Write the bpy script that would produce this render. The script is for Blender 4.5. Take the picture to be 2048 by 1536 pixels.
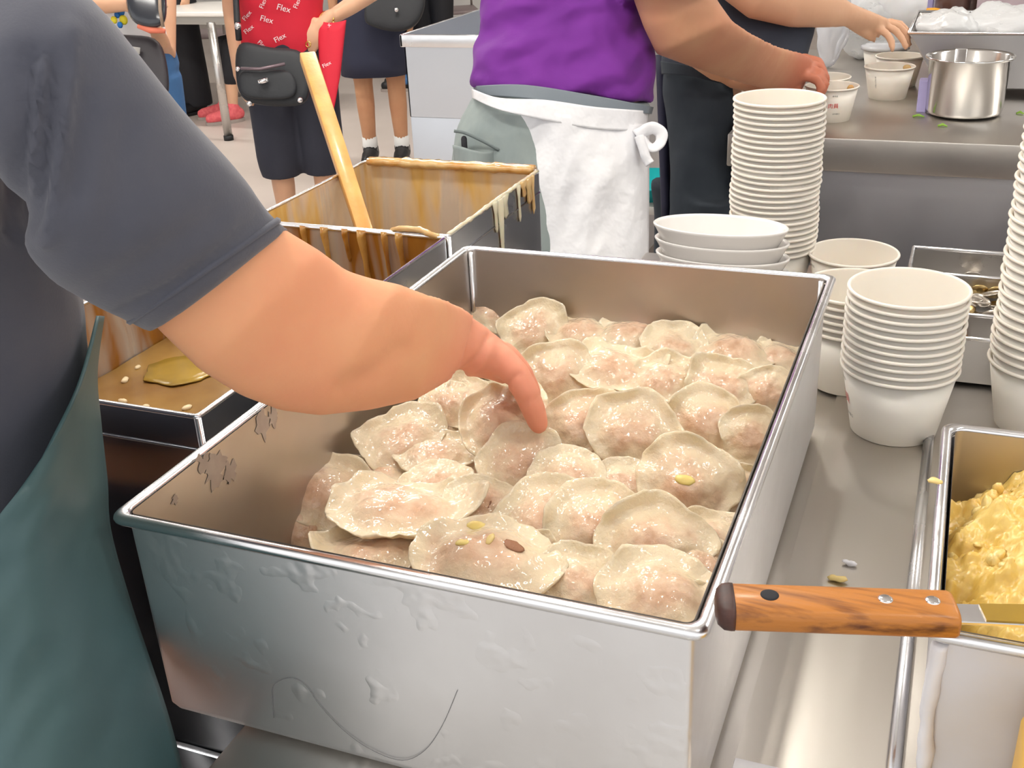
import bpy, bmesh, math, random
from mathutils import Vector, Matrix, noise
from mathutils.bvhtree import BVHTree
random.seed(7)
scene = bpy.context.scene
for o in list(bpy.data.objects): bpy.data.objects.remove(o)

# ------------------------------------------------------------------ camera, world, lights
F = 2193.54                                   # focal length in pixels of a 2048 x 1536 frame
AX = Vector((0.92964768, 0.11799818, -0.34904386))    # world axes in camera space (x right, y down, z forward)
AY = Vector((0.36569717, -0.41108062, 0.83503192))
AZ = Vector((-0.04495292, -0.90392984, -0.42531174))
EYE = Vector((0, 0, 1.48))
cam = bpy.data.cameras.new('camera'); cam_o = bpy.data.objects.new('camera', cam)
scene.collection.objects.link(cam_o)
cam.sensor_width = 36.0; cam.sensor_fit = 'HORIZONTAL'; cam.lens = F * 36.0 / 2048
cam.clip_start = 0.02; cam.clip_end = 100
right = Vector((AX[0], AY[0], AZ[0])); up = -Vector((AX[1], AY[1], AZ[1])); fwd = Vector((AX[2], AY[2], AZ[2]))
cam_o.matrix_world = Matrix(((right[0], up[0], -fwd[0], EYE[0]), (right[1], up[1], -fwd[1], EYE[1]), (right[2], up[2], -fwd[2], EYE[2]), (0, 0, 0, 1)))
scene.camera = cam_o
w = bpy.data.worlds.new('overcast_sky'); scene.world = w; w.use_nodes = True
wb = w.node_tree.nodes['Background']; wb.inputs[0].default_value = (1.0, 0.99, 0.975, 1); wb.inputs[1].default_value = 1.5
scene.view_settings.view_transform = 'Standard'; scene.view_settings.look = 'None'
scene.view_settings.gamma = 1; scene.view_settings.use_curve_mapping = False
scene.view_settings.exposure = -0.2

def ray(px): 
    r = Vector((px[0] - 1024, px[1] - 768, F)); return Vector((r.dot(AX), r.dot(AY), r.dot(AZ)))
def D(px, d): return EYE + ray(px) * (d / F)               # point at depth d along the optical axis
def onz(px, z): r = ray(px); return EYE + r * ((z - EYE.z) / r.z)
def ony(px, y): r = ray(px); return EYE + r * (y / r.y)

def to_px(P):
    v = Vector(P)-EYE; z = v.dot(fwd); return Vector((1024+F*v.dot(right)/z, 768-F*v.dot(up)/z)), z
def groove(lines):
    """creases: (pixel polyline, half width px, depth m, nearest and farthest depth); one smooth valley or ridge per line"""
    segs = [[(Vector(a), Vector(b)) for a, b in zip(l[0], l[0][1:])]+[l[1:]] for l in lines]
    def fn(co):
        p, z = to_px(co); out = 0
        for s_ in segs:
            wd, am, z0, z1 = s_[-1]
            if not (z0 < z < z1): continue
            best = 1e9
            for a, b in s_[:-1]:
                t = max(0, min(1, (p-a).dot(b-a)/max(1e-9,(b-a).length_squared))); best = min(best, (p-a.lerp(b,t)).length)
            if best < 3*wd: out -= am*math.exp(-(best/wd)**2)
        return out
    return fn
# ------------------------------------------------------------------ helpers
col = scene.collection
def new_obj(name, mesh, mat=None, parent=None):
    o = bpy.data.objects.new(name, mesh); col.objects.link(o)
    if mat is not None and mesh is not None and len(mesh.materials) == 0: mesh.materials.append(mat)
    if parent is not None: o.parent = parent; o.matrix_parent_inverse = parent_inv(parent)
    return o
def world_of(o):
    m = Matrix.LocRotScale(o.location, o.rotation_euler, o.scale)
    return (world_of(o.parent) @ o.matrix_parent_inverse @ m) if o.parent else m
def parent_inv(p): return world_of(p).inverted()
def tag(o, label=None, cat=None, group=None, kind=None):
    if label: o['label'] = label
    if cat: o['category'] = cat
    if group: o['group'] = group
    if kind: o['kind'] = kind
    return o
def empty(name, loc, label=None, cat=None, group=None):
    o = bpy.data.objects.new(name, None); col.objects.link(o); o.location = loc; o.empty_display_size = .05
    return tag(o, label, cat, group)

class MB:
    def __init__(s): s.v = []; s.f = []
    def box(s, a, b, taper=0):
        i = len(s.v); x0, y0, z0 = a; x1, y1, z1 = b; t = taper
        s.v += [Vector(p) for p in ((x0+t,y0+t,z0),(x1-t,y0+t,z0),(x1-t,y1-t,z0),(x0+t,y1-t,z0),(x0,y0,z1),(x1,y0,z1),(x1,y1,z1),(x0,y1,z1))]
        s.f += [tuple(i+k for k in q) for q in ((0,3,2,1),(4,5,6,7),(0,1,5,4),(1,2,6,5),(2,3,7,6),(3,0,4,7))]
        return s
    def rings(s, rings, cap0=True, cap1=True):
        n = len(rings[0]); i0 = len(s.v)
        for r in rings: s.v += [Vector(p) for p in r]
        for k in range(len(rings)-1):
            a = i0+k*n; b = a+n
            for j in range(n): s.f.append((a+j, a+(j+1)%n, b+(j+1)%n, b+j))
        if cap0: s.f.append(tuple(reversed(range(i0, i0+n))))
        if cap1: s.f.append(tuple(range(i0+(len(rings)-1)*n, i0+len(rings)*n)))
        return s
    def tube(s, pts, rad, n=10, cap=True):
        """round tube through pts; rad number or list"""
        pts = [Vector(p) for p in pts]; m = len(pts)
        if not isinstance(rad, (list, tuple)): rad = [rad]*m
        ref = None; rings = []
        for k, p in enumerate(pts):
            t = (pts[min(k+1, m-1)] - pts[max(k-1, 0)]).normalized()
            if ref is None: ref = Vector((0,0,1)) if abs(t.z) < .9 else Vector((1,0,0))
            u = (ref - t*ref.dot(t)).normalized(); ref = u; q = t.cross(u)
            rr = rad[k]; ru, rq = rr if isinstance(rr, tuple) else (rr, rr)
            rings.append([p + u*ru*math.cos(2*math.pi*j/n) + q*rq*math.sin(2*math.pi*j/n) for j in range(n)])
        return s.rings(rings, cap, cap)
    def limb(s, pts, rad, n=12):
        """tube with rounded ends"""
        pts = [Vector(p) for p in pts]; rad = list(rad)
        d0 = (pts[0]-pts[1]).normalized(); d1 = (pts[-1]-pts[-2]).normalized()
        P = [pts[0]+d0*rad[0]*.95, pts[0]+d0*rad[0]*.7] + pts + [pts[-1]+d1*rad[-1]*.7, pts[-1]+d1*rad[-1]*.95]
        Rr = [rad[0]*.3, rad[0]*.72] + rad + [rad[-1]*.72, rad[-1]*.3]
        return s.tube(P, Rr, n)
    def ball(s, c, r, n=14, m=9, rot=None):
        c = Vector(c); r = r if isinstance(r, (tuple, list)) else (r, r, r); rings = []
        for k in range(1, m):
            a = math.pi*k/m - math.pi/2; ring = []
            for j in range(n):
                p = Vector((r[0]*math.cos(a)*math.cos(2*math.pi*j/n), r[1]*math.cos(a)*math.sin(2*math.pi*j/n), r[2]*math.sin(a)))
                ring.append(c + (rot @ p if rot else p))
            rings.append(ring)
        return s.rings(rings)
    def lathe(s, prof, n=48, c=(0,0,0), closed=False):
        """prof: (r, z) list; ends with r=0 close on the axis"""
        rings = [[Vector((c[0]+r*math.cos(2*math.pi*j/n), c[1]+r*math.sin(2*math.pi*j/n), c[2]+z)) for j in range(n)] for r, z in prof]
        return s.rings(rings, True, True)
    def ell(s, secs, n=24, cap=True):
        """pixel sections (A px, B px, depth, ratio): the outline A-B at that depth, ratio = thickness along the view over width"""
        rings = []
        for A, B, d, ra in secs:
            d0, d1 = d if isinstance(d, tuple) else (d, d)
            a = D(A, d0); b = D(B, d1); c = (a+b)/2; u = (b-a)/2
            v = (c-EYE).normalized(); v = (v - u*v.dot(u)/u.dot(u)).normalized()*u.length*ra
            rings.append([c + u*math.cos(2*math.pi*j/n) + v*math.sin(2*math.pi*j/n) for j in range(n)])
        return s.rings(rings, cap, cap)
    def mesh(s, name='m', smooth=True):
        me = bpy.data.meshes.new(name); me.from_pydata([tuple(p) for p in s.v], [], s.f)
        bm = bmesh.new(); bm.from_mesh(me); bmesh.ops.recalc_face_normals(bm, faces=bm.faces); bm.to_mesh(me); bm.free()
        if smooth: me.polygons.foreach_set('use_smooth', [True]*len(me.polygons))
        me.update(); return me
    def build(s, name, mat=None, parent=None, smooth=True, mods=(), remesh=None, smo=4, disp=None):
        o = new_obj(name, s.mesh(name, smooth), mat, parent)
        finish(o, mods, remesh, smo, disp); return o

def bake(o):
    """apply the object's modifiers to its own mesh"""
    dg = bpy.context.evaluated_depsgraph_get(); dg.update()
    me = bpy.data.meshes.new_from_object(o.evaluated_get(dg)); old = o.data
    o.modifiers.clear(); o.data = me; me.name = old.name
    if old.users == 0: bpy.data.meshes.remove(old)
def finish(o, mods=(), remesh=None, smo=4, disp=None):
    need = False
    if remesh:
        m = o.modifiers.new('r', 'REMESH'); m.mode = 'VOXEL'; m.voxel_size = remesh; m.use_smooth_shade = True; need = True
        if smo:
            m = o.modifiers.new('s', 'SMOOTH'); m.factor = .5; m.iterations = smo
    for md in mods:
        k = md[0]
        if k == 'bevel':
            m = o.modifiers.new('b', 'BEVEL'); m.width = md[1]; m.segments = md[2] if len(md) > 2 else 2; m.limit_method = 'ANGLE'; m.angle_limit = .6
        elif k == 'sub':
            m = o.modifiers.new('s', 'SUBSURF'); m.levels = md[1]; m.render_levels = md[1]
        elif k == 'solid':
            m = o.modifiers.new('t', 'SOLIDIFY'); m.thickness = md[1]; m.offset = md[2] if len(md) > 2 else 0
        need = True
    if need: bake(o)
    if disp:
        me = o.data; ns = [v.normal.copy() for v in me.vertices]
        for v, nn in zip(me.vertices, ns): v.co += nn*disp(v.co)
        me.update()
    if need and not any(m[0] == 'bevel' for m in mods):
        o.data.polygons.foreach_set('use_smooth', [True]*len(o.data.polygons))
    elif need: sharp(o.data)
def sharp(me, ang=.55):
    bm = bmesh.new(); bm.from_mesh(me)
    for f in bm.faces: f.smooth = True
    for e in bm.edges:
        e.smooth = not (len(e.link_faces) == 2 and e.calc_face_angle(0) > ang)
    bm.to_mesh(me); bm.free()
def copy_tree(o, parent=None):
    c = o.copy(); col.objects.link(c)
    if parent is not None: c.parent = parent
    for ch in list(o.children): copy_tree(ch, c)
    return c
def grid_mesh(rows):
    m = MB(); n = len(rows[0]); m.v = [Vector(p) for r in rows for p in r]
    m.f = [(a*n+b, a*n+b+1, (a+1)*n+b+1, (a+1)*n+b) for a in range(len(rows)-1) for b in range(n-1)]
    return m
def catmull(pts, k=6):
    pts = [Vector(p) for p in pts]; out = []
    for i in range(len(pts)-1):
        p0 = pts[max(i-1,0)]; p1 = pts[i]; p2 = pts[i+1]; p3 = pts[min(i+2, len(pts)-1)]
        for j in range(k):
            t = j/k; out.append(.5*((2*p1)+(p2-p0)*t+(2*p0-5*p1+4*p2-p3)*t*t+(3*p1-p0-3*p2+p3)*t**3))
    out.append(pts[-1]); return out

# ------------------------------------------------------------------ materials
def mat(name, color=(.5,.5,.5), rough=.5, metal=0., noise_amt=0., nscale=8., bump=0., bscale=40., stretch=(1,1,1), color2=None, sss=0., coat=0., sheen=0., rough2=None, spec=None, trans=0., alpha=1., mixlo=.35, mixhi=.65, coords='Object', detail=4, bdist=.004):
    m = bpy.data.materials.new(name); m.use_nodes = True; nt = m.node_tree; N = nt.nodes; L = nt.links; p = N['Principled BSDF']
    c = tuple(color)+(1,)
    p.inputs['Base Color'].default_value = c; p.inputs['Roughness'].default_value = rough; p.inputs['Metallic'].default_value = metal
    if spec is not None: p.inputs['Specular IOR Level'].default_value = spec
    if coat: p.inputs['Coat Weight'].default_value = coat; p.inputs['Coat Roughness'].default_value = .12
    if sheen: p.inputs['Sheen Weight'].default_value = sheen; p.inputs['Sheen Roughness'].default_value = .5
    if sss:
        p.inputs['Subsurface Weight'].default_value = sss; p.inputs['Subsurface Radius'].default_value = (.9,.45,.25); p.inputs['Subsurface Scale'].default_value = .008
    if trans: p.inputs['Transmission Weight'].default_value = trans
    if alpha < 1: p.inputs['Alpha'].default_value = alpha
    tc = N.new('ShaderNodeTexCoord'); mp = N.new('ShaderNodeMapping'); mp.inputs['Scale'].default_value = stretch
    L.new(tc.outputs[coords], mp.inputs['Vector'])
    if color2 is not None or rough2 is not None:
        nz = N.new('ShaderNodeTexNoise'); nz.inputs['Scale'].default_value = nscale; nz.inputs['Detail'].default_value = detail; L.new(mp.outputs[0], nz.inputs['Vector'])
        mr = N.new('ShaderNodeMapRange'); mr.inputs[1].default_value = mixlo; mr.inputs[2].default_value = mixhi; L.new(nz.outputs['Fac'], mr.inputs[0])
        if color2 is not None:
            mx = N.new('ShaderNodeMix'); mx.data_type = 'RGBA'; mx.inputs[6].default_value = c; mx.inputs[7].default_value = tuple(color2)+(1,)
            L.new(mr.outputs[0], mx.inputs[0]); L.new(mx.outputs[2], p.inputs['Base Color'])
        if rough2 is not None:
            r2 = N.new('ShaderNodeMapRange'); r2.inputs[3].default_value = rough; r2.inputs[4].default_value = rough2; L.new(mr.outputs[0], r2.inputs[0]); L.new(r2.outputs[0], p.inputs['Roughness'])
    if bump:
        nb = N.new('ShaderNodeTexNoise'); nb.inputs['Scale'].default_value = bscale; nb.inputs['Detail'].default_value = 4; L.new(mp.outputs[0], nb.inputs['Vector'])
        b = N.new('ShaderNodeBump'); b.inputs['Strength'].default_value = bump; b.inputs['Distance'].default_value = bdist
        L.new(nb.outputs['Fac'], b.inputs['Height']); L.new(b.outputs[0], p.inputs['Normal'])
    return m
STEEL = mat('brushed_steel', (.62,.60,.58), .24, 1, rough2=.42, nscale=9, bump=.12, bscale=5)
STEEL_PAN = mat('worn_pan_steel', (.88,.88,.90), .42, 1, color2=(.80,.79,.80), rough2=.48, nscale=7, bump=.22, bscale=9)
def dents(m):
    nt = m.node_tree; N = nt.nodes; L = nt.links; p = N['Principled BSDF']; old = p.inputs['Normal'].links[0].from_socket
    tc = N.new('ShaderNodeTexCoord'); nz = N.new('ShaderNodeTexNoise'); nz.inputs['Scale'].default_value = 34; nz.inputs['Detail'].default_value = 2; L.new(tc.outputs['Object'], nz.inputs[0])
    mr = N.new('ShaderNodeMapRange'); mr.inputs[1].default_value = .58; mr.inputs[2].default_value = .85; L.new(nz.outputs['Fac'], mr.inputs[0])
    b = N.new('ShaderNodeBump'); b.inputs['Strength'].default_value = .35; b.inputs['Distance'].default_value = .003; L.new(mr.outputs[0], b.inputs['Height']); L.new(old, b.inputs['Normal']); L.new(b.outputs[0], p.inputs['Normal'])
dents(STEEL_PAN)
STEEL_IN = mat('pan_inside_steel', (.60,.56,.53), .30, 1, color2=(.52,.48,.45), rough2=.5, nscale=6, bump=.1, bscale=6)
STEEL_RIM = mat('polished_rim_steel', (.80,.80,.82), .16, 1, rough2=.3, nscale=14, bump=.08, bscale=20)
STEEL_TOP = mat('scratched_counter_steel', (.62,.585,.54), .26, 1, color2=(.55,.52,.48), rough2=.42, nscale=5, bump=.05, bscale=60, stretch=(1,.12,1))
STEEL_DARK = mat('dark_tank_steel', (.42,.43,.46), .16, 1, rough2=.3, nscale=4, bump=.06, bscale=6)
STEEL_PANEL = mat('back_counter_steel', (.52,.51,.52), .30, 1, rough2=.42, nscale=4, bump=.08, bscale=3)
SINK_STEEL = mat('satin_sink_steel', (.60,.62,.66), .35, 1, rough2=.45, nscale=4, bump=.1, bscale=4)
WHITE_STEEL = mat('pale_worn_steel', (.74,.73,.76), .38, .55, color2=(.72,.70,.70), nscale=18, rough2=.5, bump=.15, bscale=22)
PAPER = mat('white_paper', (.85,.785,.70), .42, color2=(.83,.765,.68), nscale=10, sss=.12)
PAPER_IN = PAPER
PLASTIC_WHITE = mat('white_glazed_bowl', (.80,.77,.74), .22, coat=.3)
SKIN = mat('forearm_skin', (.78,.38,.20), .55, color2=(.76,.33,.18), nscale=14, sss=.25, bump=.05, bscale=160, spec=.35)
def redden(m, c, rad, colr):
    nt = m.node_tree; N = nt.nodes; L = nt.links; p = N['Principled BSDF']; src = p.inputs['Base Color'].links[0].from_socket
    tc = N.new('ShaderNodeTexCoord'); sb = N.new('ShaderNodeVectorMath'); sb.operation = 'DISTANCE'; sb.inputs[1].default_value = c; L.new(tc.outputs['Object'], sb.inputs[0])
    mr = N.new('ShaderNodeMapRange'); mr.inputs[1].default_value = rad; mr.inputs[2].default_value = rad*.35; mr.interpolation_type = 'SMOOTHSTEP'; L.new(sb.outputs['Value'], mr.inputs[0])
    mx = N.new('ShaderNodeMix'); mx.data_type = 'RGBA'; L.new(mr.outputs[0], mx.inputs[0]); L.new(src, mx.inputs[6]); mx.inputs[7].default_value = colr+(1,); L.new(mx.outputs[2], p.inputs['Base Color'])
SKIN_B = mat('tanned_skin', (.62,.33,.19), .5, color2=(.58,.27,.16), nscale=9, sss=.15, bump=.12, bscale=60, spec=.3)
SKIN_D = mat('tan_leg_skin', (.58,.31,.17), .5, color2=(.52,.26,.14), nscale=9, spec=.3)
SKIN_C = mat('pale_arm_skin', (.70,.42,.27), .5, color2=(.66,.38,.24), nscale=8, sss=.15, bump=.08, bscale=60, spec=.3)
redden(SKIN, tuple(D((1075,850),1.0)), .22, (.80,.32,.205)); redden(SKIN_B, tuple(D((1640,170),2.5)), .20, (.50,.17,.10))
SHIRT_NAVY = mat('navy_cotton', (.066,.069,.094), .85, color2=(.074,.076,.100), nscale=30, bump=.06, bscale=500, sheen=.2)
APRON_TEAL = mat('teal_coated_apron', (.038,.085,.092), .45, color2=(.050,.105,.110), nscale=7, bump=.3, bscale=9, rough2=.55)
TROUSER_DARK = mat('dark_trouser_cloth', (.022,.024,.034), .85, bump=.2, bscale=200)
NAVY_GREY = mat('slate_navy_cloth', (.034,.042,.053), .9, color2=(.042,.051,.062), nscale=9, bump=.4, bscale=14, spec=.2)
NAVY_TEE = mat('dark_navy_tee', (.028,.034,.052), .85, bump=.2, bscale=30)
GREEN_GREY = mat('grey_green_twill', (.26,.30,.29), .85, color2=(.22,.26,.26), nscale=20, bump=.3, bscale=25, stretch=(1,1,.3))
APRON_WHITE = mat('white_cotton_apron', (.76,.76,.79), .8, bump=.9, bscale=9, bdist=.02, color2=(.83,.83,.85), nscale=8)
RED_CLOTH = mat('red_cotton', (.62,.012,.035), .75, bump=.3, bscale=16)
BLACK_NYLON = mat('black_nylon', (.014,.016,.020), .6, bump=.2, bscale=40)
BLACK = mat('black_cloth', (.012,.012,.016), .8, bump=.2, bscale=30)
NAVY_SKIRT = mat('navy_skirt_cloth', (.020,.024,.052), .75, bump=.2, bscale=20)
DENIM = mat('blue_denim', (.055,.16,.36), .8, bump=.3, bscale=60)
WHITE_TEE = mat('white_tee_cloth', (.78,.78,.80), .8, bump=.3, bscale=12)
RUBBER = mat('black_rubber', (.01,.01,.012), .5)
PINK = mat('coral_mesh_shoe', (.80,.16,.17), .7, color2=(.70,.10,.12), nscale=60)
SOLE = mat('grey_sole', (.35,.30,.27), .7)
SOCK = mat('white_sock', (.80,.80,.78), .9)
GOLD = mat('gold', (.90,.62,.18), .2, 1)
CHROME = mat('chrome', (.85,.85,.87), .08, 1)
TABLE_WHITE = mat('white_laminate', (.85,.82,.77), .3)
GREY_PAINT = mat('grey_painted_steel', (.45,.44,.41), .4, .3)
FLOOR = mat('beige_floor', (.60,.52,.47), .38, color2=(.55,.48,.43), nscale=1.3, rough2=.5, bump=.03, bscale=3)
CEILM = mat('grey_ceiling_paint', (.72,.71,.69), .8)
WALLM = mat('white_plaster_wall', (.80,.79,.77), .8, color2=(.76,.75,.73), nscale=2)
HAIR = mat('black_hair', (.012,.010,.010), .5, bump=.4, bscale=60, stretch=(1,1,.1))
WOOD_STICK = mat('pale_stick_wood', (.72,.38,.10), .35, color2=(.60,.28,.06), nscale=3, stretch=(8,8,.6), bump=.1, bscale=20, coat=.3)
LIP = mat('lip', (.45,.16,.13), .5); EYEW = mat('eye_white', (.85,.85,.85), .2)

def purple_mat():
    m = mat('purple_jersey', (.135,.012,.225), .85, color2=(.155,.015,.25), nscale=12, sheen=.05)
    nt = m.node_tree; N = nt.nodes; L = nt.links
    tc = N.new('ShaderNodeTexCoord'); mp = N.new('ShaderNodeMapping'); mp.inputs['Rotation'].default_value = (0, math.radians(28), 0); L.new(tc.outputs['Object'], mp.inputs[0])
    wv = N.new('ShaderNodeTexWave'); wv.bands_direction = 'Z'; wv.inputs['Scale'].default_value = 5; wv.inputs['Distortion'].default_value = 5; wv.inputs['Detail'].default_value = 2; wv.inputs['Detail Scale'].default_value = 1.5
    L.new(mp.outputs[0], wv.inputs[0]); b = N.new('ShaderNodeBump'); b.inputs['Strength'].default_value = .55; b.inputs['Distance'].default_value = .012
    L.new(wv.outputs['Fac'], b.inputs['Height']); L.new(b.outputs[0], N['Principled BSDF'].inputs['Normal']); return m
PURPLE = purple_mat()

def sauce_mat(name, c_s, c2, lo, hi, base=(.60,.57,.53), st=.16, sc_=26):
    """steel wall with runs of caramel sauce: the metal shows through where no sauce hangs"""
    m = bpy.data.materials.new(name); m.use_nodes = True; nt = m.node_tree; N = nt.nodes; L = nt.links; p = N['Principled BSDF']
    tc = N.new('ShaderNodeTexCoord'); mp = N.new('ShaderNodeMapping'); mp.inputs['Scale'].default_value = (1,1,st); L.new(tc.outputs['Object'], mp.inputs[0])
    nz = N.new('ShaderNodeTexNoise'); nz.inputs['Scale'].default_value = sc_; nz.inputs['Detail'].default_value = 3; nz.inputs['Distortion'].default_value = .6; L.new(mp.outputs[0], nz.inputs[0])
    n2 = N.new('ShaderNodeTexNoise'); n2.inputs['Scale'].default_value = 60; L.new(mp.outputs[0], n2.inputs[0])
    mr = N.new('ShaderNodeMapRange'); mr.inputs[1].default_value = lo; mr.inputs[2].default_value = hi; L.new(nz.outputs['Fac'], mr.inputs[0])
    sc = N.new('ShaderNodeMix'); sc.data_type = 'RGBA'; sc.inputs[6].default_value = c_s+(1,); sc.inputs[7].default_value = c2+(1,); L.new(n2.outputs['Fac'], sc.inputs[0])
    mx = N.new('ShaderNodeMix'); mx.data_type = 'RGBA'; mx.inputs[6].default_value = base+(1,); L.new(sc.outputs[2], mx.inputs[7]); L.new(mr.outputs[0], mx.inputs[0]); L.new(mx.outputs[2], p.inputs['Base Color'])
    iv = N.new('ShaderNodeMapRange'); iv.inputs[3].default_value = .55; iv.inputs[4].default_value = 0.; L.new(mr.outputs[0], iv.inputs[0]); L.new(iv.outputs[0], p.inputs['Metallic'])
    p.inputs['Roughness'].default_value = .25
    b = N.new('ShaderNodeBump'); b.inputs['Strength'].default_value = .3; b.inputs['Distance'].default_value = .004; L.new(mr.outputs[0], b.inputs['Height']); L.new(b.outputs[0], p.inputs['Normal']); return m
SAUCE_WALL = sauce_mat('caramel_smeared_steel', (.56,.29,.035), (.76,.56,.25), .36, .57, (.80,.77,.72), .22, 17)
SAUCE_WALL2 = sauce_mat('dark_caramel_smeared_steel', (.36,.16,.02), (.22,.07,.01), .36, .58)
SAUCE_DARK = mat('dark_caramel_sauce', (.36,.15,.02), .12, color2=(.52,.30,.08), nscale=40, sss=.2, coat=.5)
SAUCE = mat('caramel_sauce', (.50,.24,.05), .12, color2=(.62,.42,.18), nscale=30, sss=.3, coat=.5)
SAUCE_PALE = mat('pale_starch_sauce', (.62,.56,.40), .2, sss=.4, coat=.4)
SOUP = mat('brown_soup', (.20,.10,.03), .22, color2=(.30,.17,.045), nscale=9, bump=.05, bscale=20, spec=.22)
OIL = mat('yellow_oil_film', (.34,.21,.03), .2, color2=(.24,.15,.03), nscale=12, spec=.3)
CRUMB = mat('cream_crumb', (.72,.58,.36), .5)

def dumpling_mat():
    m = bpy.data.materials.new('translucent_dumpling_skin'); m.use_nodes = True; nt = m.node_tree; N = nt.nodes; L = nt.links; p = N['Principled BSDF']
    tc = N.new('ShaderNodeTexCoord'); oi = N.new('ShaderNodeObjectInfo')
    ad = N.new('ShaderNodeVectorMath'); ad.operation = 'MULTIPLY_ADD'; ad.inputs[1].default_value = (1,1,1)
    cb = N.new('ShaderNodeCombineXYZ'); ml = N.new('ShaderNodeMath'); ml.operation = 'MULTIPLY'; ml.inputs[1].default_value = 37.; L.new(oi.outputs['Random'], ml.inputs[0])
    for k in range(3): L.new(ml.outputs[0], cb.inputs[k])
    L.new(tc.outputs['Object'], ad.inputs[0]); L.new(cb.outputs[0], ad.inputs[2])
    # filling seen through the skin: a soft patch in the middle
    sx = N.new('ShaderNodeMapping'); sx.inputs['Scale'].default_value = (2.6,3.4,.01); sx.inputs['Location'].default_value = (0,.12,0); L.new(tc.outputs['Object'], sx.inputs[0])
    ln = N.new('ShaderNodeVectorMath'); ln.operation = 'LENGTH'; L.new(sx.outputs[0], ln.inputs[0])
    nz = N.new('ShaderNodeTexNoise'); nz.inputs['Scale'].default_value = 4.; nz.inputs['Detail'].default_value = 5; L.new(ad.outputs[0], nz.inputs[0])
    sb = N.new('ShaderNodeMath'); sb.operation = 'MULTIPLY_ADD'; sb.inputs[1].default_value = 1.6; L.new(nz.outputs['Fac'], sb.inputs[0]); L.new(ln.outputs['Value'], sb.inputs[2])
    mr = N.new('ShaderNodeMapRange'); mr.inputs[1].default_value = 1.95; mr.inputs[2].default_value = 1.05; mr.interpolation_type = 'SMOOTHSTEP'; L.new(sb.outputs[0], mr.inputs[0])
    n2 = N.new('ShaderNodeTexNoise'); n2.inputs['Scale'].default_value = 7.; n2.inputs['Detail'].default_value = 3; L.new(ad.outputs[0], n2.inputs[0])
    fr = N.new('ShaderNodeValToRGB'); L.new(n2.outputs['Fac'], fr.inputs[0]); e = fr.color_ramp.elements
    e[0].position = .3; e[0].color = (.60,.36,.22,1); e[1].position = .7; e[1].color = (.80,.60,.42,1)
    k = fr.color_ramp.elements.new(.5); k.color = (.73,.49,.33,1)
    n3 = N.new('ShaderNodeTexNoise'); n3.inputs['Scale'].default_value = 2.2; L.new(ad.outputs[0], n3.inputs[0])
    sk = N.new('ShaderNodeMix'); sk.data_type = 'RGBA'; sk.inputs[6].default_value = (.81,.69,.50,1); sk.inputs[7].default_value = (.79,.63,.41,1); L.new(n3.outputs['Fac'], sk.inputs[0])
    mx = N.new('ShaderNodeMix'); mx.data_type = 'RGBA'; L.new(mr.outputs[0], mx.inputs[0]); L.new(sk.outputs[2], mx.inputs[6]); L.new(fr.outputs[0], mx.inputs[7]); L.new(mx.outputs[2], p.inputs['Base Color'])
    p.inputs['Roughness'].default_value = .42; p.inputs['Specular IOR Level'].default_value = .3
    p.inputs['Subsurface Weight'].default_value = .22; p.inputs['Subsurface Radius'].default_value = (1,.7,.45); p.inputs['Subsurface Scale'].default_value = .006
    p.inputs['Coat Weight'].default_value = 1.0; p.inputs['Coat Roughness'].default_value = .06
    nb = N.new('ShaderNodeTexNoise'); nb.inputs['Scale'].default_value = 9.; nb.inputs['Detail'].default_value = 8; nb.inputs['Roughness'].default_value = .62; L.new(ad.outputs[0], nb.inputs[0])
    b = N.new('ShaderNodeBump'); b.inputs['Strength'].default_value = .5; b.inputs['Distance'].default_value = .004; L.new(nb.outputs['Fac'], b.inputs['Height'])
    L.new(b.outputs[0], p.inputs['Normal'])
    nc = N.new('ShaderNodeTexNoise'); nc.inputs['Scale'].default_value = 22.; nc.inputs['Detail'].default_value = 0; L.new(ad.outputs[0], nc.inputs[0])
    bc_ = N.new('ShaderNodeBump'); bc_.inputs['Strength'].default_value = .62; bc_.inputs['Distance'].default_value = .0016; L.new(nc.outputs['Fac'], bc_.inputs['Height']); L.new(bc_.outputs[0], p.inputs['Coat Normal'])
    return m
DUMP = dumpling_mat()
GARLIC = mat('pale_yellow_garlic_bit', (.85,.66,.22), .35, sss=.2)
FILL = mat('brown_meat_filling', (.30,.13,.06), .5, bump=.5, bscale=120)
MASH = mat('yellow_minced_radish', (.80,.58,.18), .35, color2=(.66,.42,.08), nscale=30, sss=.08, coat=.25, bump=.3, bscale=70)
MASH2 = mat('pale_yellow_minced_bit', (.86,.68,.30), .35, color2=(.76,.54,.17), nscale=20, sss=.08, coat=.25)

def handle_mat():
    m = mat('scorched_handle_wood', (.44,.16,.024), .40, color2=(.10,.025,.006), nscale=9, stretch=(1.6,16,16), coat=.08, bump=.2, bscale=14, mixlo=.50, mixhi=.72, detail=6)
    return m
HANDLE_WOOD = handle_mat()
CHAR = mat('charred_wood', (.035,.015,.012), .5, color2=(.09,.03,.02), nscale=60)
RED_INK = mat('red_ink', (.62,.012,.015), .5); BLACK_INK = mat('black_ink', (.02,.02,.022), .5); GREY_INK = mat('grey_ink', (.16,.16,.17), .5)
YELLOW_PL = mat('yellow_plastic', (.85,.50,.08), .4); LILAC = mat('lilac_card', (.42,.38,.66), .6); ORANGE_PL = mat('orange_plastic', (.85,.36,.02), .4)
GREEN_ON = mat('spring_onion_green', (.22,.40,.04), .4); TEAL_PL = mat('teal_plastic', (.0,.36,.38), .4)
BAG_PL = mat('milky_plastic_film', (.86,.87,.88), .25, trans=.35, rough2=.4, nscale=12, bump=.7, bscale=16, stretch=(1,1,2.5))
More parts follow.
